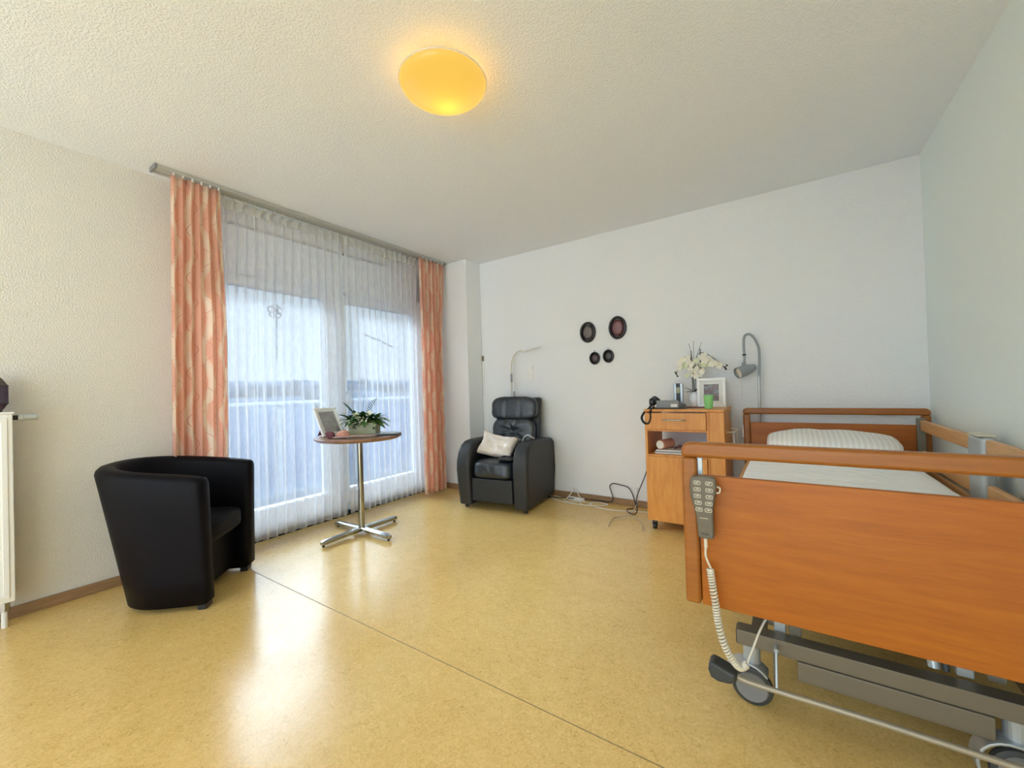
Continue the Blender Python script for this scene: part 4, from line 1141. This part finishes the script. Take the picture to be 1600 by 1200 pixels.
cable('extension_cable', [(-1.94, 3.47, .02), (-1.75, 3.53, .02), (-1.5, 3.58, .02), (-1.38, 3.57, .02), (-1.345, 3.58, .05), (-1.36, 3.585, .11), (-1.375, 3.59, .16), (-1.345, 3.59, .19), (-1.28, 3.59, .185), (-1.20, 3.59, .165), (-1.15, 3.57, .09), (-1.125, 3.52, .02), (-1.17, 3.44, .02), (-1.13, 3.36, .02), (-1.06, 3.30, .03), (-1.05, 3.34, .06), (-1.10, 3.50, .12), (-1.04, 3.56, .30), (-.99, 3.57, .46), (-.93, 3.575, .56)], .0042, M['black'], 'dark cable rising from the floor up behind the cabinet')
cable('lamp_cable', [(-1.13, 3.60, .17), (-1.10, 3.52, .09), (-1.12, 3.38, .006), (-1.20, 3.22, .006), (-1.19, 3.08, .006), (-1.17, 3.00, .006)], .0035, M['beige'], 'thin pale cable trailing out over the yellow floor')
cable('lamp_cable', [(-1.19, 3.15, .006), (-1.12, 3.24, .006), (-1.04, 3.28, .006), (-.97, 3.18, .006), (-.93, 3.07, .006), (-.915, 3.02, .006)], .003, M['beige'], 'thin pale cable curving towards the cabinet castor')
ps = thing('power_strip', 'white power strip lying on the floor among the cables', 'power strip', (-1.70, 3.555, 0), math.radians(-8))
MB().box(-.085, .085, -.02, .02, 0, .028).build('body', M['white'], ps, bevel=.006)
for i in range(3):
    MB().cyl((-.05+i*.05, 0, .0281), (-.05+i*.05, 0, .0295), .015, 20).build('outlet', M['beige'], ps)
# strip added to draw the corner line, small dark socket on top
cnd = thing('corner_strip', 'thin strip added to mark the line of the wall corner behind the recliner', 'corner strip', (-2.822, YF-.010, .06))
MB().box(-.008, .008, -.0, .008, 0, 1.34).build('strip_body', M['white'], cnd, bevel=.002)
MB().box(-.011, .011, -.006, .008, 1.341, 1.40).build('cap', M['bedmetal'], cnd, bevel=.003)

# ================================================================== world and light
wd = bpy.data.worlds.new('sky'); scene.world = wd; wd.use_nodes = True
nt = wd.node_tree; bgn = nt.nodes['Background']
tc = nt.nodes.new('ShaderNodeTexCoord'); sp = nt.nodes.new('ShaderNodeSeparateXYZ'); nt.links.new(tc.outputs['Generated'], sp.inputs[0])
rp = nt.nodes.new('ShaderNodeValToRGB'); nt.links.new(sp.outputs[2], rp.inputs[0])
e = rp.color_ramp.elements
e[0].position = 0.0; e[0].color = (.74, .88, 1.0, 1)
e[1].position = 1.0; e[1].color = (.84, .93, 1.0, 1)
nt.links.new(rp.outputs[0], bgn.inputs['Color'])
mr = nt.nodes.new('ShaderNodeMapRange'); mr.inputs['From Min'].default_value = .26; mr.inputs['From Max'].default_value = .75
mr.inputs['To Min'].default_value = .38; mr.inputs['To Max'].default_value = 21.0
nt.links.new(sp.outputs[2], mr.inputs[0])
# sky brightest high on the balcony side; even fill added behind the camera
m2 = nt.nodes.new('ShaderNodeMapRange'); m2.inputs['From Min'].default_value = -.1; m2.inputs['From Max'].default_value = .5
dt = nt.nodes.new('ShaderNodeVectorMath'); dt.operation = 'DOT_PRODUCT'; dt.inputs[1].default_value = (.5, -.86, 0)
nt.links.new(tc.outputs['Generated'], dt.inputs[0]); nt.links.new(dt.outputs['Value'], m2.inputs[0])
mm = nt.nodes.new('ShaderNodeMix'); mm.data_type = 'FLOAT'; mm.inputs[3].default_value = 1.45
nt.links.new(m2.outputs[0], mm.inputs[0]); nt.links.new(mr.outputs[0], mm.inputs[2]); nt.links.new(mm.outputs[0], bgn.inputs['Strength'])

def portal(loc, rot, sx, sy):
    l = bpy.data.lights.new('sky_portal', 'AREA'); l.shape = 'RECTANGLE'; l.size = sx; l.size_y = sy; l.cycles.is_portal = True
    o = bpy.data.objects.new('sky_portal', l); COL.objects.link(o); o.location = loc; o.rotation_euler = rot
portal((XL-.2, (WY0+WY1)/2, 1.05), (0, math.radians(-90), 0), 2.1, WY1-WY0)
portal(((XL+XR)/2, YB, H/2), (math.radians(90), 0, 0), XR-XL, H)  # open room end, wall left out so the added fill enters

# ================================================================== camera
F, YAW, PIT, ROL, CZ = 636., .5937, .0105, -.0300, 1.0870
f = Vector((-math.sin(YAW)*math.cos(PIT), math.cos(YAW)*math.cos(PIT), math.sin(PIT)))
r = Vector((math.cos(YAW), math.sin(YAW), 0)); u = r.cross(f)
r2 = r*math.cos(ROL)+u*math.sin(ROL); u2 = r2.cross(f)
cam = bpy.data.cameras.new('camera'); cam.sensor_width = 36; cam.lens = F/1600*36; cam.clip_start = .02; cam.clip_end = 1000
co = bpy.data.objects.new('camera', cam); COL.objects.link(co)
Mx = Matrix((r2, u2, -f)).transposed().to_4x4(); Mx.translation = (0, 0, CZ); co.matrix_world = Mx
scene.camera = co
scene.view_settings.view_transform = 'Standard'; scene.view_settings.look = 'None'
scene.view_settings.gamma = 1; scene.view_settings.use_curve_mapping = False
scene.view_settings.exposure = 1.40
scene.cycles.max_bounces = 12; scene.cycles.diffuse_bounces = 8; scene.cycles.transparent_max_bounces = 24
scene.cycles.caustics_reflective = False; scene.cycles.caustics_refractive = False
